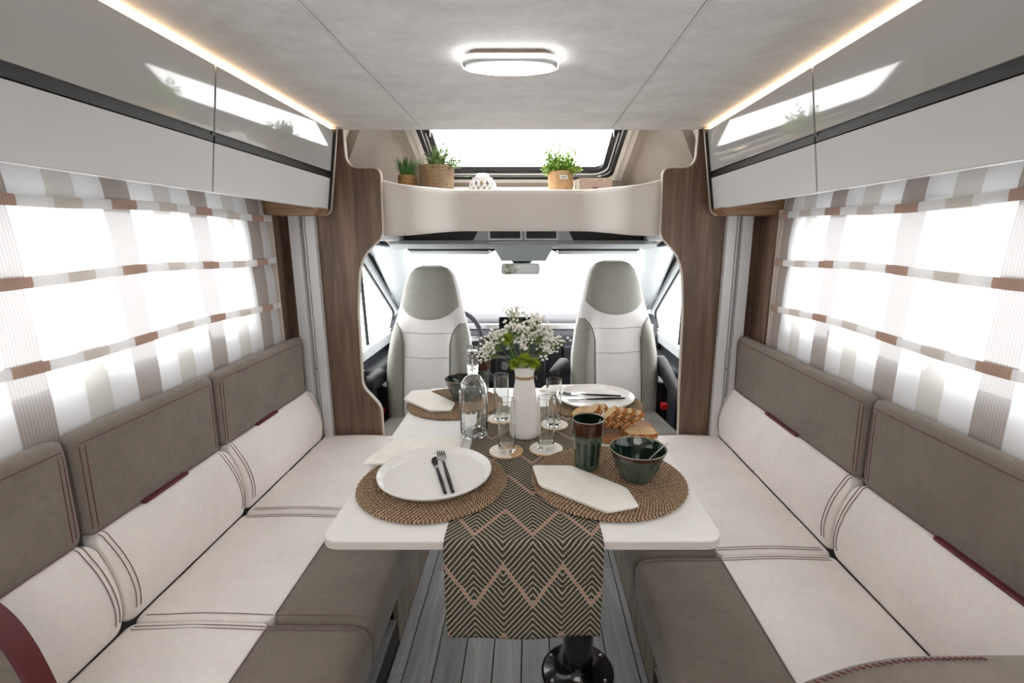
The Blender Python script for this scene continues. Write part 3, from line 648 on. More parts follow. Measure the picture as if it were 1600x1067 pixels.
for s, sd in ((-1, 'left'), (1, 'right')):
    ys = 1.332 if s < 0 else 1.342
    cabinet(s, ys+.001, 2.084, True, 'short grey overhead cabinet at the cab end above the %s window blind' % sd)
    cabinet(s, -.6, ys-.001, False, 'long grey overhead cabinet in the foreground above the %s window blind' % sd)
    t = thing('led_strip', 'warm glowing light strip along the top of the %s overhead cabinets' % sd, 'light strip', (XC, 0, 0), 0, 'light strips above the cabinets')
    b = NB(); xa, xb = sorted((s*.757, s*.763)); box(b, xa, xb, -.6, 2.095, 1.7495, 1.7550); fin('diffuser', b, M['led'], t)
    b = NB(); xa, xb = sorted((s*.7635, s*.775)); box(b, xa, xb, -.6, 2.095, 1.746, 1.7595); fin('profile', b, M['steel'], t)

# ================================================================== WINDOW BLINDS
TZ = [(1.488, 1.392), (1.41, 1.226), (1.245, 1.048), (1.066, .80)]
for s, sd in ((-1, 'left'), (1, 'right')):
    t = thing('roman_blind', 'sheer roman blind with taupe stripes over the %s side window' % sd, 'window blind', (XC+s*1.0, 0, 0), 0, 'striped roman blinds')
    y0, y1 = -.2, (2.005 if s < 0 else 1.925)
    for k, (za, zb) in enumerate(TZ):
        ph = random.uniform(0, 6)
        def sheet(u, v, za=za, zb=zb, k=k, ph=ph):
            y = y0+(y1-y0)*u; z = za+(zb-za)*v
            sag = .006*math.sin(y*7+ph)*v; bulge = -.004*math.sin(math.pi*v)-.009*v*(k < 3)
            return (s*(bulge+.003*math.sin(y*23+ph)*(1-v)+.02*(1 if k < 3 else .6)+0), y, z+sag)
        b = NB(); vs = grid(b, sheet, 120, 10); fin('blind_tier', b, M['sheer'], t, 60)
        if k < 3:
            b = NB()
            def fold(u, v, zb=zb, ph=ph):
                y = y0+(y1-y0)*u; a = v*math.pi*1.25; z = zb+.006*math.sin(y*7+ph)
                return (s*(-.003-.0012*math.sin(math.pi*v)), y, z-.001+.024*v)
            grid(b, fold, 120, 6); fin('fold', b, M['sheerfold'], t, 60)
    b = NB(); xa, xb = sorted((s*.03, s*.005)); box(b, xa, xb, y0, y1, 1.474, 1.490, .003); fin('head_rail', b, M['rail'], t)
    b = NB(); xa, xb = sorted((s*.034, s*.0)); box(b, xa, xb, y1+.004, y1+.016, .80, 1.43, .002); fin('side_guide', b, M['edge'], t)

# ================================================================== BENCHES
SZ, CRE = .43, .905
def cushion(bm, prof, y0, y1, s, rnd=.02, n=5, ny=14, crown=0, wr=0):
    cx = sum(p[0] for p in prof)/len(prof); cz = sum(p[1] for p in prof)/len(prof)
    wx = max(p[0] for p in prof)-min(p[0] for p in prof); wz = max(p[1] for p in prof)-min(p[1] for p in prof)
    st = [(y0+rnd*(1-math.cos(R(90*k/n))), rnd*(1-math.sin(R(90*k/n)))) for k in range(n+1)]
    mid = [(y0+rnd+(y1-y0-2*rnd)*k/ny, 0) for k in range(1, ny)]
    en = [(y1-(a-y0), d) for a, d in st[::-1]]
    rings = []
    for y, d in st+mid+en:
        t = (y-y0)/(y1-y0); c = crown*math.sin(math.pi*t)**.5 if 0 < t < 1 else 0; ring = []
        for (x, z) in prof:
            X = cx+(x-cx)*(1-2*d/wx*.8); Z = cz+(z-cz)*(1-2*d/wz*.8)
            k = (z-cz)/(wz/2)
            if wr: Z += wr*mnoise.noise(Vector((x*9, y*9, 3.1)))*max(0, k)
            ring.append((XC+s*X, y, Z+c*max(0, k)))
        rings.append(ring)
    loft(bm, rings)
def smoothprof(pts, r, n=5): return fillet(pts, r, n)
BT = smoothprof([(.992, .655), (.957, .655), (.95, .885), (.965, .905), (.992, .902)], [.0, .010, .016, .012, .01])
BC = smoothprof([(.992, .43), (.908, .425), (.888, .50), (.905, .585), (.949, .66), (.992, .655)], [0, .02, .04, .06, .012, 0], 6)
ST = smoothprof([(.40, .275), (.345, .29), (.335, .405), (.375, .431), (.578, .431), (.578, .275)], [.02, .03, .04, .04, .006, 0], 6)
SC_ = smoothprof([(.58, .275), (.58, .431), (.75, .437), (.915, .43), (.915, .275)], [0, .006, 0, .02, 0], 5)
def stitch(par, pts, m='thread', r=.0010, nm='stitching'):
    b = NB(); tube(b, pts, r, 5); return fin(nm, b, M[m], par)
def backrest(s, y0, y1, label, tab=None, endwing=False):
    t = thing('backrest_cushion', label, 'cushion', (0, 0, 0), 0, 'bench backrest cushions')
    b = NB(); cushion(b, BT, y0, y1, s, .032); fin('upper_panel', b, M['taupe'], t, 50)
    b = NB(); cushion(b, BC, y0+.003, y1-.003, s, .03, 6, 16, 0, .004); fin('lumbar_panel', b, M['cream'], t, 60)
    for x, z in ((.9495, .8795), (.962, .8955)):
        stitch(t, [(XC+s*x, y, z+.001) for y in (y0+.022, (y0+y1)/2, y1-.022)])
    for ye, sg in ((y0, 1), (y1, -1)):
        for d in (.012, .024):
            ex = d+.006; q = max(0, (.032-ex)/.032); ins = .032*(1-math.sqrt(max(0, 1-q*q))); bx_c = sum(p_[0] for p_ in BT)/len(BT); bz_c = sum(p_[1] for p_ in BT)/len(BT)
            fx = 1-2*ins/.042*.8; fz = 1-2*ins/.25*.8
            stitch(t, [(XC+s*(bx_c+(x-bx_c)*fx-.0004), ye+sg*ex, bz_c+(z-bz_c)*fz) for x, z in ((.9568, .672), (.9551, .72), (.9527, .80), (.951, .868), (.954, .885))])
            sel = [p_ for p_ in BC if p_[0] < .960 and .445 < p_[1] < .66]; q = max(0, (.03-d-.007)/.03); ins = .03*(1-math.sqrt(max(0, 1-q*q)))
            cx_ = sum(p_[0] for p_ in BC)/len(BC); cz_ = sum(p_[1] for p_ in BC)/len(BC); fx = 1-2*ins/.104*.8; fz = 1-2*ins/.235*.8
            stitch(t, [(XC+s*(cx_+(p_[0]-cx_)*fx-.0012), ye+sg*(d+.010), cz_+(p_[1]-cz_)*fz) for p_ in sel], 'threadd')
    stitch(t, [(XC+s*.954, y, .663) for y in (y0+.03, (y0+y1)/2, y1-.03)], 'threadd', .0015, 'seam')
    if tab:
        b = NB(); xa, xb = sorted((XC+s*.9435, XC+s*.957)); box(b, xa, xb, tab[0], tab[1], .6585, .667, .0015); fin('loop_tab', b, M['maroon'], t)
    return t
backrest(-1, 1.472, 2.088, 'grey and cream left bench backrest cushion nearest the cab', (1.66, 1.80))
backrest(-1, .978, 1.468, 'middle grey and cream backrest cushion of the left bench', (1.13, 1.29))
backrest(-1, .73, .974, 'grey and cream backrest cushion at the left edge of the photo')
backrest(1, 1.252, 2.115, 'long grey and cream right bench backrest cushion nearest the cab', (1.56, 1.78))
backrest(1, .585, 1.248, 'grey and cream backrest cushion at the right edge of the photo', (.72, .98))
def seat(s, y0, y1, label):
    t = thing('seat_cushion', label, 'cushion', (0, 0, 0), 0, 'bench seat cushions')
    b = NB(); cushion(b, ST, y0, y1, s, .022, 5, 14, 0, .003); fin('front_panel', b, M['taupe'], t, 50)
    b = NB(); cushion(b, SC_, y0, y1, s, .022, 5, 20, .004, .007); fin('cream_panel', b, M['cream'], t, 50)
    for ye, sg in ((y0, 1), (y1, -1)):
        for d in ((.016, .026) if (sg < 0) == (y1 < 2) else (.016,)):
            stitch(t, [(XC+s*x, ye+sg*d, z) for x, z in ((.352, .4255), (.40, .4315), (.50, .4318), (.578, .4318))], 'threadd')
            stitch(t, [(XC+s*x, ye+sg*d, z+.0004) for x, z in ((.582, .4318), (.68, .4365), (.75, .4378), (.89, .432))], 'threadd')
    stitch(t, [(XC+s*.579, y0+.02+(y1-y0-.04)*k/10, .4318) for k in range(11)], 'threadd', .0014, 'seam')
    return t
seat(-1, 1.463, 2.12, 'cream seat cushion of the left bench nearest the cab'); seat(-1, .997, 1.459, 'cream and taupe middle seat cushion of the left bench'); seat(-1, .45, .993, 'cream and taupe left bench seat cushion at the bottom of the photo')
seat(1, 1.247, 2.12, 'cream seat cushion of the right bench nearest the cab'); seat(1, .45, 1.243, 'cream and taupe right bench seat cushion in the foreground')
for s, sd, ye in ((-1, 'left', 1.387), (1, 'right', 1.2)):
    t = thing('bench_base', 'wood-fronted base under the %s bench cushions' % sd, 'bench', (XC, 0, 0), 0)
    def bx(nm, x0, x1, a, c, z0, z1, m, bv=0):
        b = NB(); xa, xb = sorted((s*x0, s*x1)); box(b, xa, xb, a, c, z0, z1, bv); return fin(nm, b, m, t)
    bx('front_panel', .398, .414, ye, 2.12, .0, .274, M['woodbase'], .001)
    bx('seat_deck', .42, 1.03, .3, 2.12, .255, .274, M['woodbase'])
    bx('plinth_face', .402, .414, -.2, ye, -.007, .086, M['plinth']); bx('plinth_ledge', .402, .80, -.2, ye, .078, .088, M['plank'])
    bx('back_panel', .78, .80, -.2, 2.12, .08, .26, M['plinth']); bx('inner_divider', .42, .80, ye+.02, ye+.04, .088, .256, M['plinth'])
    b = NB(); lathe(b, [(0, 0), (.011, 0), (.012, .004), (.008, .006), (0, .006)], 16); xf(b, Matrix.Translation((s*.445, 1.21, .087))); fin('grommet', b, M['rubber'], t)
# cushion end wing with maroon band (bottom left) and upright cushion (bottom right)
t = thing('armrest_wing', 'grey padded armrest edge with wide maroon band in the bottom left corner', 'armrest', (XC, .66, .43))
wing = fillet([(-.93, 0), (-.765, 0), (-.765, .12), (-.80, .27), (-.86, .335), (-.93, .34)], [0, 0, .06, .08, .05, 0], 6)
b = NB(); prism(b, [(x*1.0-.004, z) for x, z in wing], 'y', 0, .03, .004, 3); fin('pad', b, M['taupe'], t, 50)
b = NB(); pts = wing[1:-1]; rings = []
for i, p in enumerate(pts):
    rings.append([(p[0]-.008, .032, p[1]-.004), (p[0]+.002, .032, p[1]), (p[0]+.002, -.002, p[1]), (p[0]-.008, -.002, p[1]-.004)])
loft(b, rings); fin('leather_band', b, M['maroon'], t)
t = thing('upright_cushion', 'taupe upright cushion top with red overstitched edge in the bottom right corner', 'cushion', (0, .5, .437))
up = fillet([(.30, .0), (.30, .27), (.46, .343), (.60, .345), (.985, .345), (.985, 0)], [0, .10, .07, .0, .03, 0], 8)
b = NB(); prism(b, up, 'y', -.06, .055, .02, 4); fin('pad', b, M['taupe'], t, 50)
edge = [p for p in up if p[1] > .12 and p[0] < .9]; b = NB(); L = 0; pts = [Vector((p[0], .034, p[1])) for p in edge]
acc = []
for a, c in zip(pts, pts[1:]):
    n = max(1, int((c-a).length/.004)); acc += [a+(c-a)*k/n for k in range(n)]
for k in range(0, len(acc)-1, 2):
    a, c = acc[k], acc[k+1]; o_ = Vector((-.0035, 0, .004)) if a.x < .45 else Vector((0, 0, .003)); tube(b, [a+o_*.5+Vector((0, .006, -.001)), c+o_*.5+Vector((0, .0, .001))], .0012, 5)
fin('overstitching', b, M['maroon'], t)

# ================================================================== TABLE
T, TX = .74, -.014
tb = thing('dining_table', 'white laminate dining table with folded-out leaf on black pedestal', 'table', (TX, 1.27, 0))
b = NB(); prism(b, rrect(.80, .492, .035, 6, 0, -.17), 'z', T-.021, T, .003); fin('tabletop', b, [M['table']], tb)
b = NB(); prism(b, [(x*1.0015, (y+.17)*1.0015-.17) for x, y in rrect(.80, .492, .035, 6, 0, -.17)], 'z', T-.019, T-.0035); fin('edge_band', b, M['tabledge'], tb)
b = NB(); o_ = fillet([(-.40, .0785), (.40, .0785), (.37, .585), (-.40, .585)][::1], [.006, .006, .07, .07], 7); prism(b, o_, 'z', T-.020, T+.001, .003); fin('extension_leaf', b, M['table'], tb)
for x in (-.25, .25):
    b = NB(); box(b, x-.02, x+.02, -.3, .45, T-.045, T-.021); fin('slide_rail', b, M['steel'], tb)
b = NB(); lathe(b, [(0, .03), (.046, .03), (.046, T-.04), (.09, T-.035), (.09, T-.021), (0, T-.021)], 32, (.164, 0, 0)); fin('pedestal_leg', b, M['legblack'], tb)
b = NB(); lathe(b, [(0, 0), (.112, 0), (.112, .006), (.104, .012), (.075, .022), (.056, .04), (.052, .05), (0, .05)], 40, (.164, 0, 0)); fin('base_flange', b, M['legblack'], tb)
for k in range(6):
    a = R(30+60*k); b = NB(); lathe(b, [(0, 0), (.006, 0), (.006, .003), (.003, .005), (0, .005)], 12, (.164+.092*math.cos(a), .092*math.sin(a), .0155)); fin('bolt', b, M['steel'], tb)
# ---- runner
path = []; 
for k in range(41): path.append((1.63-(1.63-.858)*k/40, T+.0022))
rr = .014
for k in range(1, 9): a = R(90*k/8); path.append((.858-rr*math.sin(a), T+.0022-rr+rr*math.cos(a)))
zl = path[-1][1]
for k in range(1, 27): q = k/26; path.append((.844-.004*math.sin(q*3)+.0035*math.exp(-((q-.42)/.03)**2), zl-(zl-.528)*q))
b = NB(); uvl = b.loops.layers.uv.new('UVMap'); nu = 30; vs = []; L = [0]
for p, q in zip(path, path[1:]): L.append(L[-1]+math.hypot(p[0]-q[0], p[1]-q[1]))
for i in range(nu+1):
    u = -.157+.314*i/nu; row = []
    for (y, z), l in zip(path, L):
        hang = max(0, (l-L[48])/.2) if l > L[48] else 0
        row.append(b.verts.new((-.011+u*(1-.015*hang)+.0, y-.004*hang*math.sin(u*26+1)-.002*hang, z+(.003 if hang else 0)*math.sin(u*20)*hang)))
    vs.append(row)
for i in range(nu):
    for j in range(len(path)-1):
        f = b.faces.new((vs[i][j], vs[i+1][j], vs[i+1][j+1], vs[i][j+1]))
        for lp, (a, c) in zip(f.loops, ((i, j), (i+1, j), (i+1, j+1), (i, j+1))): lp[uvl].uv = (5*.1174-.018+.314*a/nu-.157, 3.05-L[c])
o = fin('table_runner', b, M['runner'], None, 60); tag(o, 'olive table runner with beige chevron pattern hanging over the table front', 'table runner')
md = o.modifiers.new('thickness', 'SOLIDIFY'); md.thickness = .0016; md.offset = 1
# ---- placemats
def make_mat(x, y, r, label):
    t = NB(); N = 168; nr = 19; prof = []
    rings = []
    for k in range(nr*6+1):
        q = k/(nr*6); rad = .004+(r-.004)*q; rings.append((rad, .0045+.0022*abs(math.sin(math.pi*q*nr))))
    prof = [(0, .0045)]+rings+[(r+.002, .003), (r, .0005), (0, .0005)]
    lathe(t, prof, N, (0, 0, 0), lambda rr, z, a: rr+(.0012*math.sin(a*56+rr*900) if rr > .02 else 0))
    return tag(fin('placemat', t, M['jute'], None, 60, (x, y, T+.0028)), label, 'placemat', 'round woven placemats')
make_mat(-.232, 1.082, .176, 'round woven placemat under the front left plate with knife and fork')
make_mat(.193, 1.098, .186, 'round woven placemat under the green tumbler and bowl in front')
make_mat(-.268, 1.662, .166, 'round woven placemat under the rear bowl and folded napkin')
make_mat(.235, 1.655, .166, 'round woven placemat under the rear right plate')
ZM = T+.0028+.0068
# ---- plates
def make_plate(x, y, r, label):
    t = NB(); lathe(t, [(0, .003), (r*.62, .003), (r*.64, 0), (r*.68, 0), (r*.72, .004), (r*.93, .009), (r, .019), (r, .0225), (r*.985, .0235), (r*.955, .019), (r*.90, .0095), (r*.8, .008), (0, .008)], 96)
    return tag(fin('dinner_plate', t, M['plate'], None, 40, (x, y, ZM)), label, 'plate', 'white dinner plates')
make_plate(-.229, 1.092, .1365, 'large white dinner plate with upright black cutlery on the front left placemat')
make_plate(.238, 1.667, .137, 'white dinner plate with sideways cutlery on the rear right placemat')
ZP = ZM+.0083
# ---- cutlery
def make_fork(p, q, label, ln=.20):
    d = Vector((q[0]-p[0], q[1]-p[1])); ang = math.atan2(d.y, d.x); L = d.length
    t = thing('fork', label, 'fork', (p[0], p[1], ZP), ang)
    b = NB(); tube(b, [(.068, 0, .0045), (.085, 0, .0038), (L*.7, 0, .0042), (L, 0, .0042)], [.0026, .0034, .0046, .0038], 8, True, .75); fin('handle', b, M['blacksteel'], t)
    b = NB(); prism(b, fillet([(.03, -.0105), (.03, .0105), (.045, .0105), (.058, .0035), (.072, .002), (.072, -.002), (.058, -.0035), (.045, -.0105)], .004, 3), 'z', .002, .0042, .0006, 1); fin('head', b, M['steel'], t)
    for k in range(4):
        yy = -.0087+k*.0058; b = NB(); tube(b, [(.033, yy, .0032), (.018, yy, .0028), (.001, yy, .006)], [.0018, .0016, .0009], 6); fin('tine', b, M['blacksteel'], t)
def make_knife(p, q, label):
    d = Vector((q[0]-p[0], q[1]-p[1])); ang = math.atan2(d.y, d.x); L = d.length
    t = thing('knife', label, 'knife', (p[0], p[1], ZP), ang)
    b = NB(); tube(b, [(.072, 0, .0042), (L*.7, 0, .0046), (L, 0, .0042)], [.0036, .005, .0038], 8, True, .75); fin('handle', b, M['blacksteel'], t)
    b = NB(); prism(b, fillet([(0, .007), (.02, .0085), (.062, .004), (.062, -.004), (.03, -.009), (.008, -.004)], .006, 4), 'z', .003, .0046, .0005, 1); fin('blade', b, M['blacksteel'], t)
    b = NB(); tube(b, [(.058, 0, .0042), (.073, 0, .0042)], [.0042, .0038], 8, True, .8); fin('collar', b, M['steel'], t)
make_fork((-.240, 1.222), (-.172, 1.003), 'black fork lying upright on the front left plate'); make_knife((-.252, 1.186), (-.188, .998), 'black knife lying upright left of the fork on the front plate')
make_fork((.122, 1.720), (.333, 1.688), 'black fork lying sideways on the rear right plate'); make_knife((.131, 1.644), (.343, 1.664), 'black knife lying sideways on the rear right plate')
# ---- napkins
def make_napkin(poly, z, label, th=.0075, layers=2):
    cx = sum(p[0] for p in poly)/len(poly); cy_ = sum(p[1] for p in poly)/len(poly)
    t = thing('napkin', label, 'napkin', (cx, cy_, z), 0, 'folded cream napkins')
    lp = [(x-cx, y-cy_) for x, y in poly]; h = th/layers
    for k in range(layers):
        f = 1-.035*(layers-1-k); b = NB(); ring = fillet([(x*f, y*f) for x, y in lp], .008, 3); n = len(ring); rings = []
        zz = k*h
        for fr, dz in ((.985, .0003), (1, h*.3), (1, h*.6), (.985, h*.92)): rings.append([(x*fr, y*fr, zz+dz) for x, y in ring])
        for fr in (.9, .75, .55, .35, .15): rings.append([(x*fr, y*fr, zz+h*.92+(.0025 if k == layers-1 else 0)*(1-fr**2)+.0012*mnoise.noise(Vector((x*fr*30+cx*9, y*fr*30, 1)))) for x, y in ring])
        loft(b, rings); fin('fold', b, M['linen'], t, 60)
make_napkin([(.007, 1.144), (.107, 1.142), (.226, 1.028), (.237, .950), (.166, .928), (.022, 1.046)], ZM, 'cream folded napkin in front of the green tumbler', .010)
make_napkin([(-.428, 1.155), (-.425, 1.20), (-.392, 1.322), (-.193, 1.335), (-.192, 1.255), (-.270, 1.215), (-.345, 1.163)], T+.0075, 'wide cream napkin tucked behind the front left plate', .008)
make_napkin([(-.452, 1.668), (-.445, 1.765), (-.388, 1.775), (-.259, 1.624), (-.262, 1.548), (-.333, 1.548)], ZM, 'cream folded napkin on the rear left placemat', .010)
make_napkin([(.035, 1.77), (.06, 1.832), (.215, 1.845), (.225, 1.81), (.10, 1.745)], ZM+.002, 'cream napkin behind the rear right plate', .008)
# ---- glassware
def make_glass(x, y, z, label):
    t = thing('water_glass', label, 'glass', (x, y, z), 0, 'straight water glasses on coasters'); h, r = .148, .0245
    b = NB(); lathe(b, [(0, .0), (r*.93, .0), (r*.97, .003), (r*.96, .02), (r*.97, .05), (r*.985, .10), (r, h-.004), (r, h-.001), (r-.0008, h), (r-.0015, h-.001), (r-.0015, h-.004), (r*.985-.0015, .10), (r*.97-.0016, .05), (r*.96-.0022, .024), (r*.8, .016), (0, .0145)], 40); fin('tumbler_wall', b, M['glass'], t, 30)
def make_coaster(x, y, kind, label):
    t = thing('coaster', label, 'coaster', (x, y, T+.004), 0, 'round coasters under the glasses'); r = .047
    b = NB(); lathe(b, [(0, 0), (r, 0), (r, .004), (0, .004)], 48); fin('disc', b, M['cork'], t)
    b = NB()
    if kind == 'half':
        pts = [(r*.985*math.cos(R(a)), r*.985*math.sin(R(a))) for a in range(112, 294, 6)]; prism(b, pts, 'z', .0038, .0046)
    else: lathe(b, [(0, .0038), (r*.97, .0038), (r*.97, .0046), (0, .0046)], 48)
    fin('painted_face', b, M['ivory'], t)
for x, y, kd, g, c in ((-.064, 1.253, 'half', 'water glass in front of the white vase on the half brown coaster', 'half white half brown round coaster under the front left glass'),
                       (.047, 1.270, 'full', 'shorter-looking water glass in front right of the vase on ivory coaster', 'ivory round coaster under the front right glass'),
                       (.076, 1.448, 'full', 'water glass behind the vase beside the rear right plate', 'ivory round coaster beside the rear right placemat'),
                       (-.090, 1.500, 'full', 'water glass left behind the vase, nearest the rear bowl', 'ivory round coaster left behind the white vase')):
    make_coaster(x, y, kd, c); make_glass(x+(.002 if kd == 'half' else 0), y, T+.0088, g)
# ---- bottle
bt = thing('glass_bottle', 'clear embossed glass bottle left of the white vase', 'bottle', (-.165, 1.372, T+.004))
P0 = [(0, .004), (.030, .0), (.038, .003), (.041, .012), (.0415, .05), (.0415, .125), (.0405, .145), (.035, .163), (.024, .178), (.0165, .186), (.0150, .192), (.0162, .197), (.0155, .203), (.0168, .22), (.0155, .240), (.0135, .252), (.0125, .256), (.0150, .258), (.0155, .270), (.0150, .274)]
IN = [(.0115, .274), (.0105, .255), (.0125, .22), (.0118, .192), (.021, .176), (.0325, .159), (.0378, .143), (.0388, .125), (.0388, .02), (.034, .010), (0, .013)]
def emb(r, z, a):
    if r > .03 and .006 < z < .055: return r+.0009*math.sin(a*14)*math.sin(z*420)
    if .125 < z < .18 and r > .02: return r+.0008*math.cos(a*20)
    if .195 < z < .248: return r+.0010*math.sin(a*7+z*500)
    return r
b = NB(); pf = []
for (r0, z0), (r1, z1) in zip(P0, P0[1:]):
    n = max(1, int(abs(z1-z0)/.004)); pf += [(r0+(r1-r0)*k/n, z0+(z1-z0)*k/n) for k in range(n)]
pf += [P0[-1]]+IN; lathe(b, pf, 80, (0, 0, 0), emb); fin('bottle_body', b, M['glass'], bt, 60)
# ---- vase and bouquet
VX, VY = -.014, 1.374
vs_ = thing('vase', 'white ceramic bottle vase with twine round its neck', 'vase', (VX, VY, T+.004))
b = NB(); lathe(b, [(0, .002), (.040, 0), (.0435, .004), (.044, .02), (.0395, .09), (.031, .15), (.0262, .178), (.0262, .186), (.0285, .195), (.0325, .213), (.0318, .2145), (.0305, .213), (.0262, .196), (.024, .186), (.027, .16), (.036, .09), (.040, .02), (0, .012)], 56); fin('vase_body', b, M['vase'], vs_, 60)
b = NB()
for k in range(3):
    rings = []; 
    for q in range(33):
        a = 2*math.pi*q/32; c = Vector((.0272*math.cos(a), .0272*math.sin(a), .179+k*.0026)); d = Vector((math.cos(a), math.sin(a), 0)); rings.append([c+.0014*(math.cos(w_)*d+math.sin(w_)*Vector((0, 0, 1))) for w_ in [R(60*j) for j in range(6)]])
    loft(b, rings, False)
tube(b, [(.027, -.004, .181), (.034, -.008, .186), (.036, -.012, .176)], .0011, 5); fin('twine', b, M['twine'], vs_)
ZV = T+.004+.205
rnd = random.Random(3)
def blossom(b, c, r):
    bmesh.ops.create_icosphere(b, subdivisions=1, radius=r, matrix=Matrix.Translation(c) @ Matrix.Rotation(rnd.uniform(0, 3), 4, 'Z') @ Matrix.Diagonal((1, 1, .8, 1)))
SPR = [(-.10, -.01, .075, 26), (-.115, .0, .045, 20), (-.075, -.02, .105, 30), (-.03, -.02, .13, 34), (-.03, .02, .165, 30), (.005, -.02, .12, 34), (.03, .0, .145, 30), (.05, -.015, .115, 30), (.06, .01, .09, 30), (.062, -.02, .06, 24), (.10, -.01, .085, 14), (-.05, .02, .085, 26), (.02, .03, .10, 24), (-.005, -.03, .09, 24)]
SPN = ['at the far left', 'low at the far left above the bottle', 'upper left', 'left of centre near the top', 'at the very top', 'centre, below the top spray', 'upper right of centre', 'right of the centre', 'right side', 'low on the right side', 'reaching out alone to the far right', 'behind the yellow-green head', 'hidden at the back right', 'in the middle front']
SPRAYS = []
for i, (x, y, z, n) in enumerate(SPR):
    t = thing('gypsophila_spray', 'tiny white blossom spray in the vase, '+SPN[i], 'flower', (VX, VY, ZV-.05), 0, 'white gypsophila sprays in the vase')
    bs = NB(); bb = NB(); c = Vector((x, y, z+.05)); foot = Vector((x*.12, y*.12, 0)); neck = Vector((x*.16, y*.16, .055)); mid = neck.lerp(c, .55)+Vector((0, 0, .012))
    tube(bs, [foot, neck, mid], .0009, 5)
    for k in range(int(n*1.9)):
        d = Vector((rnd.gauss(0, 1), rnd.gauss(0, 1), rnd.gauss(0, .8))); d = d.normalized()*rnd.uniform(.006, .033); p = c+d
        tube(bs, [mid, mid.lerp(p, .6)+Vector((0, 0, -.004)), p], .0004, 4, False); blossom(bb, p, rnd.uniform(.0034, .0055))
    SPRAYS.append(t); fin('stem', bs, M['stem'], t); o = fin('blossoms', bb, M['petal'], t, 0); o['kind'] = 'stuff'
def pompom(x, y, z, r, label):
    t = thing('green_dianthus', label, 'flower', (VX+x, VY+y, ZV+z), 0, 'fuzzy green dianthus heads in the vase'); b = NB()
    for k in range(420):
        d = Vector((rnd.gauss(0, 1), rnd.gauss(0, 1), rnd.gauss(.35, .8))).normalized(); s_ = d.cross(Vector((rnd.random(), rnd.random(), 1))).normalized(); L_ = r*rnd.uniform(.75, 1.1); w_ = .0008
        p0 = d*r*.2; p1 = d*L_+Vector((0, 0, -.15*r*rnd.random())); m_ = p0.lerp(p1, .6)
        v = [b.verts.new(q) for q in (p0-s_*w_, p0+s_*w_, m_+s_*w_*1.4, p1, m_-s_*w_*1.4)]; b.faces.new(v)
    o = fin('petals', b, M['pom'], t, 0); o['kind'] = 'stuff'
    b = NB(); tube(b, [(0, 0, -r*.1), (-x*.5, -y*.5, -z*.5-.03), (-x*.7, -y*.7, -z-.05)], .0015, 5); fin('stem', b, M['stem'], t)
pompom(-.027, -.026, .022, .021, 'fuzzy green dianthus head at the vase rim, left of the front three'); pompom(.029, -.022, .022, .021, 'fuzzy green dianthus head at the vase rim, right of the front three')
pompom(.0, -.032, .036, .023, 'fuzzy green dianthus head in the middle above the vase rim'); pompom(-.048, -.025, .095, .020, 'yellow-green dianthus head high among the white blossoms'); pompom(.012, .0, .10, .016, 'green dianthus head half hidden deep in the white blossoms')
for i in range(7):
    a = rnd.uniform(0, 6.28); b = NB(); p = Vector((.02*math.cos(a)-.01, .02*math.sin(a), .0)); q = Vector((.055*math.cos(a)-.01, .04*math.sin(a), .07)); sd_ = Vector((-math.sin(a), math.cos(a), 0))*.006
    vv = [b.verts.new(k) for k in (p, p.lerp(q, .4)+sd_, q, p.lerp(q, .4)-sd_)]; b.faces.new(vv)
    fin('leaf', b, M['leafdark'], SPRAYS[2*i], 0, (0, 0, .05))
# ---- green stoneware
def make_tumbler(x, y, label):
    t = thing('stoneware_tumbler', label, 'tumbler', (x, y, ZM), 0, 'green and brown stoneware tumblers')
    fl_ = lambda r, z, a: r*(1-.06*abs(math.sin(a*6)) if .006 < z < .083 and r > .02 else 1)
    b = NB(); lathe(b, [(0, .002), (.027, 0), (.0295, .003), (.031, .012), (.0335, .04), (.0365, .072), (.0378, .083), (.0385, .085), (.0395, .092), (.0408, .128), (.0408, .1305)], 96, (0, 0, 0), fl_); fin('fluted_body', b, M['tumbler'], t, 30)
    b = NB(); lathe(b, [(.0408, .1300), (.0400, .1322), (.0385, .1318), (.0378, .129)], 64); fin('rim', b, M['rimline'], t)
    b = NB(); lathe(b, [(.0378, .1295), (.036, .08), (.030, .015), (0, .010)], 64); fin('interior', b, M['inner'], t)
    return t
def dense(p, st=.004):
    out = [p[0]]
    for a, c in zip(p, p[1:]):
        n = max(1, int(math.hypot(c[0]-a[0], c[1]-a[1])/st)); out += [(a[0]+(c[0]-a[0])*k/n, a[1]+(c[1]-a[1])*k/n) for k in range(1, n+1)]
    return out
def make_bowl(x, y, label):
    t = thing('stoneware_bowl', label, 'bowl', (x, y, ZM), 0, 'green and brown stoneware bowls')
    fl_ = lambda r, z, a: r*(1-.055*abs(math.sin(a*9))*min(1, max(0, (z-.004)/.01))*min(1, max(0, (.058-z)/.008)) if r > .02 else 1)
    b = NB(); lathe(b, dense([(0, .003), (.032, 0), (.036, .002), (.040, .008), (.051, .03), (.0595, .056), (.0610, .058), (.0640, .066), (.0685, .076), (.0688, .0785)]), 108, (0, 0, 0), fl_); fin('fluted_body', b, M['bowl'], t, 30)
    b = NB(); lathe(b, [(.0688, .078), (.0682, .0800), (.0665, .0798), (.0655, .0775)], 72); fin('rim', b, M['rimline'], t)
    b = NB(); lathe(b, [(.0655, .078), (.0630, .071), (.0590, .066), (.056, .056), (.047, .028), (.034, .010), (0, .007)], 72); fin('interior', b, M['inner'], t, 30)
    return t
make_tumbler(.148, 1.152, 'green and brown fluted stoneware tumbler on the front right placemat'); make_bowl(.262, 1.094, 'green and brown fluted stoneware bowl beside the front tumbler')
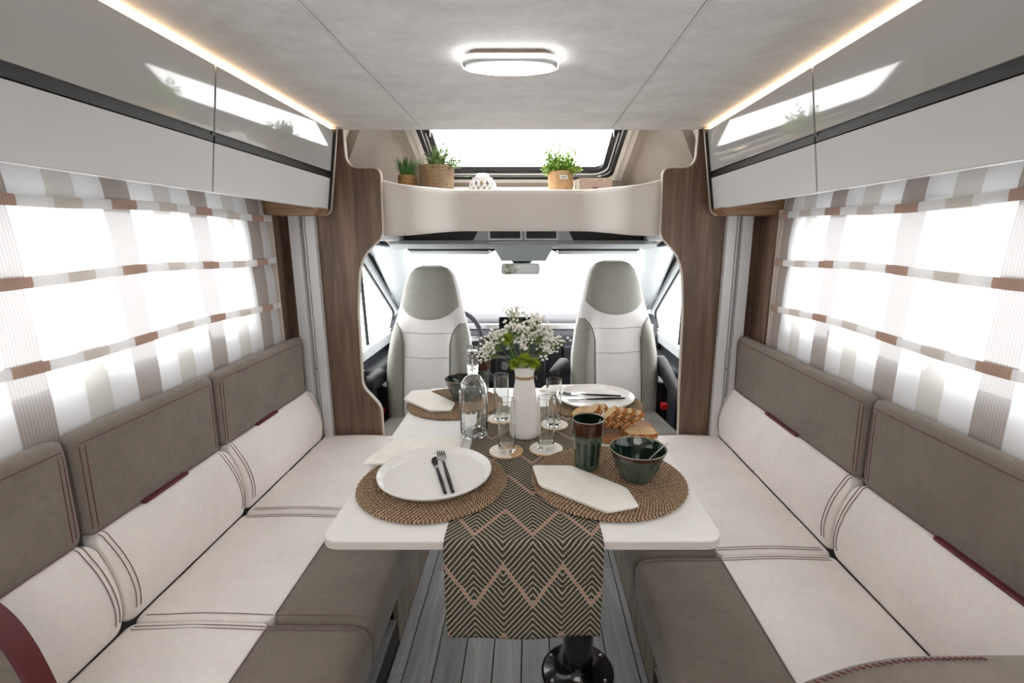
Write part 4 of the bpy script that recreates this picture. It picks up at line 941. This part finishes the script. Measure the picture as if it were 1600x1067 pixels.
make_bowl(-.237, 1.693, 'green and brown stoneware bowl on the rear left placemat'); make_tumbler(-.186, 1.772, 'green and brown stoneware tumbler behind the rear bowl')
def spoon(loc, p, q, label):
    t = thing('teaspoon', label, 'spoon', loc, 0); b = NB(); p, q = Vector(p), Vector(q)
    tube(b, [p, p.lerp(q, .5), q], [.0016, .0016, .0026], 8, True, .5); fin('handle', b, M['steel'], t)
    b = NB(); bmesh.ops.create_uvsphere(b, u_segments=12, v_segments=8, radius=.010, matrix=Matrix.Translation(p) @ Matrix.Diagonal((1.4, 1, .35, 1))); fin('spoon_bowl', b, M['steel'], t)
spoon((.262, 1.094, ZM), (.0, .005, .018), (.0745, .012, .0865), 'small steel spoon resting in the front right bowl')
spoon((.148, 1.152, ZM), (-.01, -.0, .02), (.0435, .024, .1445), 'small steel spoon standing in the front green tumbler')
# ---- bread
bd = thing('bread_board', 'brown wooden board under the bread slices', 'board', (.286, 1.398, T+.001)); 
b = NB(); prism(b, rrect(.185, .20, .07, 10), 'z', 0, .015, .003); fin('board_body', b, M['board'], bd); bd.rotation_euler = (0, 0, R(-6))
SL = [(-.045, -.016), (.03, -.03), (.046, -.02), (.05, 0), (.044, .022), (.02, .03), (-.02, .028), (-.046, .018)]
def bread(x, y, z, rot, label, sc=1.0):
    t = thing('bread_slice', label, 'bread', (x, y, z), 0, 'seeded bread slices on the board'); t.rotation_euler = rot
    poly = fillet([(a*sc, c*sc*1.25) for a, c in SL], .014, 4)
    b = NB(); prism(b, [(a*.97, c*.97) for a, c in poly], 'z', 0.0002, .0135, .001, 1); fin('crumb', b, M['crumb'], t)
    b = NB(); rings = []
    n = len(poly); 
    for i in range(n+1):
        a, c = poly[i % n]; w_ = .0008*math.sin(i*2.3); rings.append([(a*1.02+w_, c*1.02, .0004), (a*1.02+w_, c*1.02, .0128), (a*.95, c*.95, .0138), (a*.95, c*.95, -.0004)])
    loft(b, rings, False); fin('crust', b, M['crust'], t, 50)
ZB = T+.0165
bread(.324, 1.342, ZB, (0, 0, R(8)), 'bread slice lying flat at the front right of the board')
for k, (x, y, zt, ay) in enumerate(((.305, 1.372, .028, -33), (.281, 1.374, .032, -37), (.258, 1.376, .034, -39), (.2355, 1.378, .035, -40))):
    bread(x, y, ZB+zt, (R(-15), R(ay), R(14)), ['front leaning bread slice, next to the flat slice', 'second leaning bread slice from the flat one', 'third leaning bread slice from the flat one', 'fourth leaning bread slice, beside the green tumbler'][k], .9)
for k, (x, y, zt, ay) in enumerate(((.216, 1.440, .026, -36), (.195, 1.442, .026, -36))):
    bread(x, y, ZB+zt, (R(-8), R(ay), R(14)), ['rear leaning bread slice behind the tumbler, right one', 'rear leaning bread slice behind the tumbler, left one'][k], .75)
bread(.172, 1.468, ZB+.010, (R(20), R(-8), R(30)), 'pale bread slice at the back left of the board', .85)

# ================================================================== CEILING LAMP
lp = thing('ceiling_lamp', 'oblong white ceiling lamp with lit oval diffuser', 'ceiling lamp', (-.047, 1.315, ZC))
b = NB(); prism(b, rrect(.20, .095, .03, 6), 'z', -.012, 0, .004); fin('lamp_base', b, plain('brown_grey_base', (150, 132, 118), .5), lp)
b = NB(); rings = []
for f, z in ((.97, -.010), (1.0, -.014), (.99, -.022), (.93, -.028)): rings.append([(x*f, y*f, z) for x, y in rrect(.236, .108, .04, 8)])
loft(b, rings); fin('housing', b, plain('clear_grey_lamp_rim', (196, 198, 198), .12, 0, .5, .5), lp)
b = NB(); rings = []
for f, z in ((1, -.027), (.97, -.031), (.8, -.034), (.5, -.036), (.05, -.037)): rings.append([(.112*f*math.cos(R(a)), .044*f*math.sin(R(a)), z) for a in range(0, 360, 9)])
loft(b, rings); fin('diffuser', b, M['lamp'], lp)
b = NB(); rings = []
for f, z in ((1.0, -.021), (1.005, -.0215), (1.005, -.0125), (1.0, -.0125)): rings.append([(x*f*1.004, y*f*1.006, z) for x, y in rrect(.236, .108, .04, 8)])
loft(b, rings); fin('light_band', b, M['lamp'], lp)

# ================================================================== HEADER SHELF ITEMS
ZS = 1.522
pt = thing('potted_grass', 'small grass tuft in a wound rope pot at the left end of the shelf', 'plant', (-.578, 2.42, ZS))
b = NB(); lathe(b, [(0, 0), (.042, 0), (.044, .01), (.0445, .09), (.043, .092), (.040, .09), (.040, .06), (0, .06)], 32, (0, 0, 0), lambda r, z, a: r+.0012*math.sin(z*800)); fin('pot', b, M['rope'], pt)
b = NB()
for k in range(120):
    a = rnd.uniform(0, 6.28); r0 = rnd.uniform(0, .032); p = Vector((r0*math.cos(a), r0*math.sin(a), .07)); h = rnd.uniform(.075, .118); q = p+Vector((math.cos(a)*h*.35*r0/.032, math.sin(a)*h*.35*r0/.032, h)); sd_ = Vector((-math.sin(a), math.cos(a), 0))*.0032; m_ = p.lerp(q, .5)+Vector((0, 0, .006))
    v = [b.verts.new(c) for c in (p-sd_, p+sd_, m_+sd_*.9, q, m_-sd_*.9)]; b.faces.new(v)
o = fin('grass_blades', b, M['sprout'], pt, 0); o['kind'] = 'stuff'
def leafy(par, n, spread, h0, h1, m, ls, base, lean=0, droop=.0):
    bl = NB(); bs = NB()
    for k in range(n):
        a = rnd.uniform(0, 6.28); rr_ = spread*math.sqrt(rnd.random()); h = h0+(h1-h0)*rnd.random()*(1-.55*rr_/spread); tip = Vector((rr_*math.cos(a)+lean*rnd.random(), rr_*math.sin(a)*.7, base+h-droop*(rr_/spread)**2)); root = Vector((tip.x*.25, tip.y*.25, base-.02)); mid = root.lerp(tip, .5)+Vector((0, 0, .01))
        tube(bs, [root, mid, tip], .0008, 4, False)
        for j in range(9):
            q = .35+.65*j/8; c = root.lerp(tip, q) if q > .5 else root.lerp(mid, q*2); d = Vector((rnd.gauss(0, 1), rnd.gauss(0, 1), rnd.gauss(.3, .7))).normalized(); s_ = d.cross(Vector((.3, .2, 1))).normalized(); L_ = ls*rnd.uniform(.7, 1.3)
            v = [bl.verts.new(x_) for x_ in (c, c+d*L_*.5+s_*L_*.28, c+d*L_, c+d*L_*.5-s_*L_*.28)]; bl.faces.new(v)
    o = fin('foliage', bl, m, par, 0); o['kind'] = 'stuff'; fin('stems', bs, M['stem'], par)
pt = thing('potted_eucalyptus', 'bushy sage green plant in a tapered seagrass basket', 'plant', (-.440, 2.42, ZS))
b = NB(); lathe(b, [(0, 0), (.074, 0), (.076, .01), (.082, .118), (.083, .130), (.080, .133), (.077, .128), (.075, .10), (0, .10)], 48, (0, 0, 0), lambda r, z, a: r+.0015*math.sin(z*700+a*2)); fin('basket', b, M['basket'], pt)
b = NB(); tube(b, [(-.045, -.066, .132), (-.02, -.085, .11), (-.012, -.088, .07), (-.014, -.087, .03)], .003, 6); fin('handle', b, M['rope'], pt)
leafy(pt, 95, .115, .05, .135, M['sage'], .018, .118, .05, .05)
pt = thing('potted_herb', 'light green feathery plant in a kraft paper pot with label', 'plant', (.149, 2.42, ZS))
b = NB(); lathe(b, [(0, 0), (.056, 0), (.057, .01), (.0605, .106), (.058, .108), (.057, .104), (.055, .09), (0, .09)], 40, (0, 0, 0), lambda r, z, a: r+.001*math.sin(a*3+z*40)); fin('pot', b, M['jutec'], pt)
b = NB(); grid(b, lambda u, v: (.0612*math.sin(-.12+.62*u), -.0612*math.cos(-.12+.62*u), .070+.018*v), 8, 2); fin('label', b, M['paper'], pt)
b = NB()
for k in range(7): a = -.02+.06*k; box(b, .0616*math.sin(a)-.0014, .0616*math.sin(a)+.0014, -.0617*math.cos(a)-.0003, -.0617*math.cos(a)+.0006, .077, .081)
fin('lettering', b, M['ink'], pt)
leafy(pt, 120, .105, .05, .175, M['lime'], .018, .10, 0, .05)
ln = thing('lattice_jar', 'white lattice glass lantern jar with twine in the shelf middle', 'lantern', (-.222, 2.42, ZS))
JP = [(.045, 0), (.058, .012), (.062, .035), (.058, .058), (.046, .068), (.044, .073), (.046, .078)]
def jr(z):
    for (r0, z0), (r1, z1) in zip(JP, JP[1:]):
        if z <= z1: return r0+(r1-r0)*(z-z0)/(z1-z0)
    return JP[-1][0]
b = NB()
for k in range(14):
    for s in (-1, 1):
        tube(b, [((jr(z)+.001)*math.cos(2*math.pi*k/14+s*z*9), (jr(z)+.001)*math.sin(2*math.pi*k/14+s*z*9), z) for z in [.002+.064*q/8 for q in range(9)]], .0034, 5)
fin('lattice', b, M['teal'], ln)
b = NB(); lathe(b, [(0, .003), (.044, .003), (.056, .013), (.060, .035), (.056, .057), (.044, .067), (.040, .067), (.052, .055), (.056, .035), (.052, .014), (.04, .007), (0, .006)], 40); fin('jar_glass', b, M['glass'], ln)
b = NB(); lathe(b, [(.042, .066), (.048, .067), (.049, .080), (.034, .084), (.032, .096), (.026, .100), (.020, .097), (.024, .082), (.040, .078), (.040, .066)], 36); fin('collar', b, M['teal'], ln)
b = NB(); lathe(b, [(.0465, .062), (.0500, .0635), (.0502, .0665), (.0465, .068)], 36); tube(b, [(0, -.05, .065), (.004, -.062, .058), (.003, -.064, .045)], .004, 6); fin('twine', b, M['twine'], ln)
bx_ = thing('wooden_box', 'small pale carved box with heart at the right end of the shelf', 'box', (.305, 2.44, ZS))
b = NB(); box(b, -.075, .085, -.05, .05, 0, .078, .003); fin('carcass', b, M['boxwood'], bx_)
b = NB(); box(b, -.087, -.068, -.052, .052, 0, .072, .003); fin('end_block', b, M['ivory'], bx_)
b = NB(); box(b, -.062, .078, -.053, -.048, .016, .019); fin('groove', b, M['maroon'], bx_)
b = NB(); ht = [(.014*math.sin(R(a))**3*.9, .0009*(13*math.cos(R(a))-5*math.cos(R(2*a))-2*math.cos(R(3*a))-math.cos(R(4*a)))) for a in range(0, 360, 12)]
prism(b, [(x+.005, z+.026) for x, z in ht], 'y', -.057, -.049, .001, 1); fin('heart', b, plain('brown_heart', (112, 66, 44), .6), bx_)
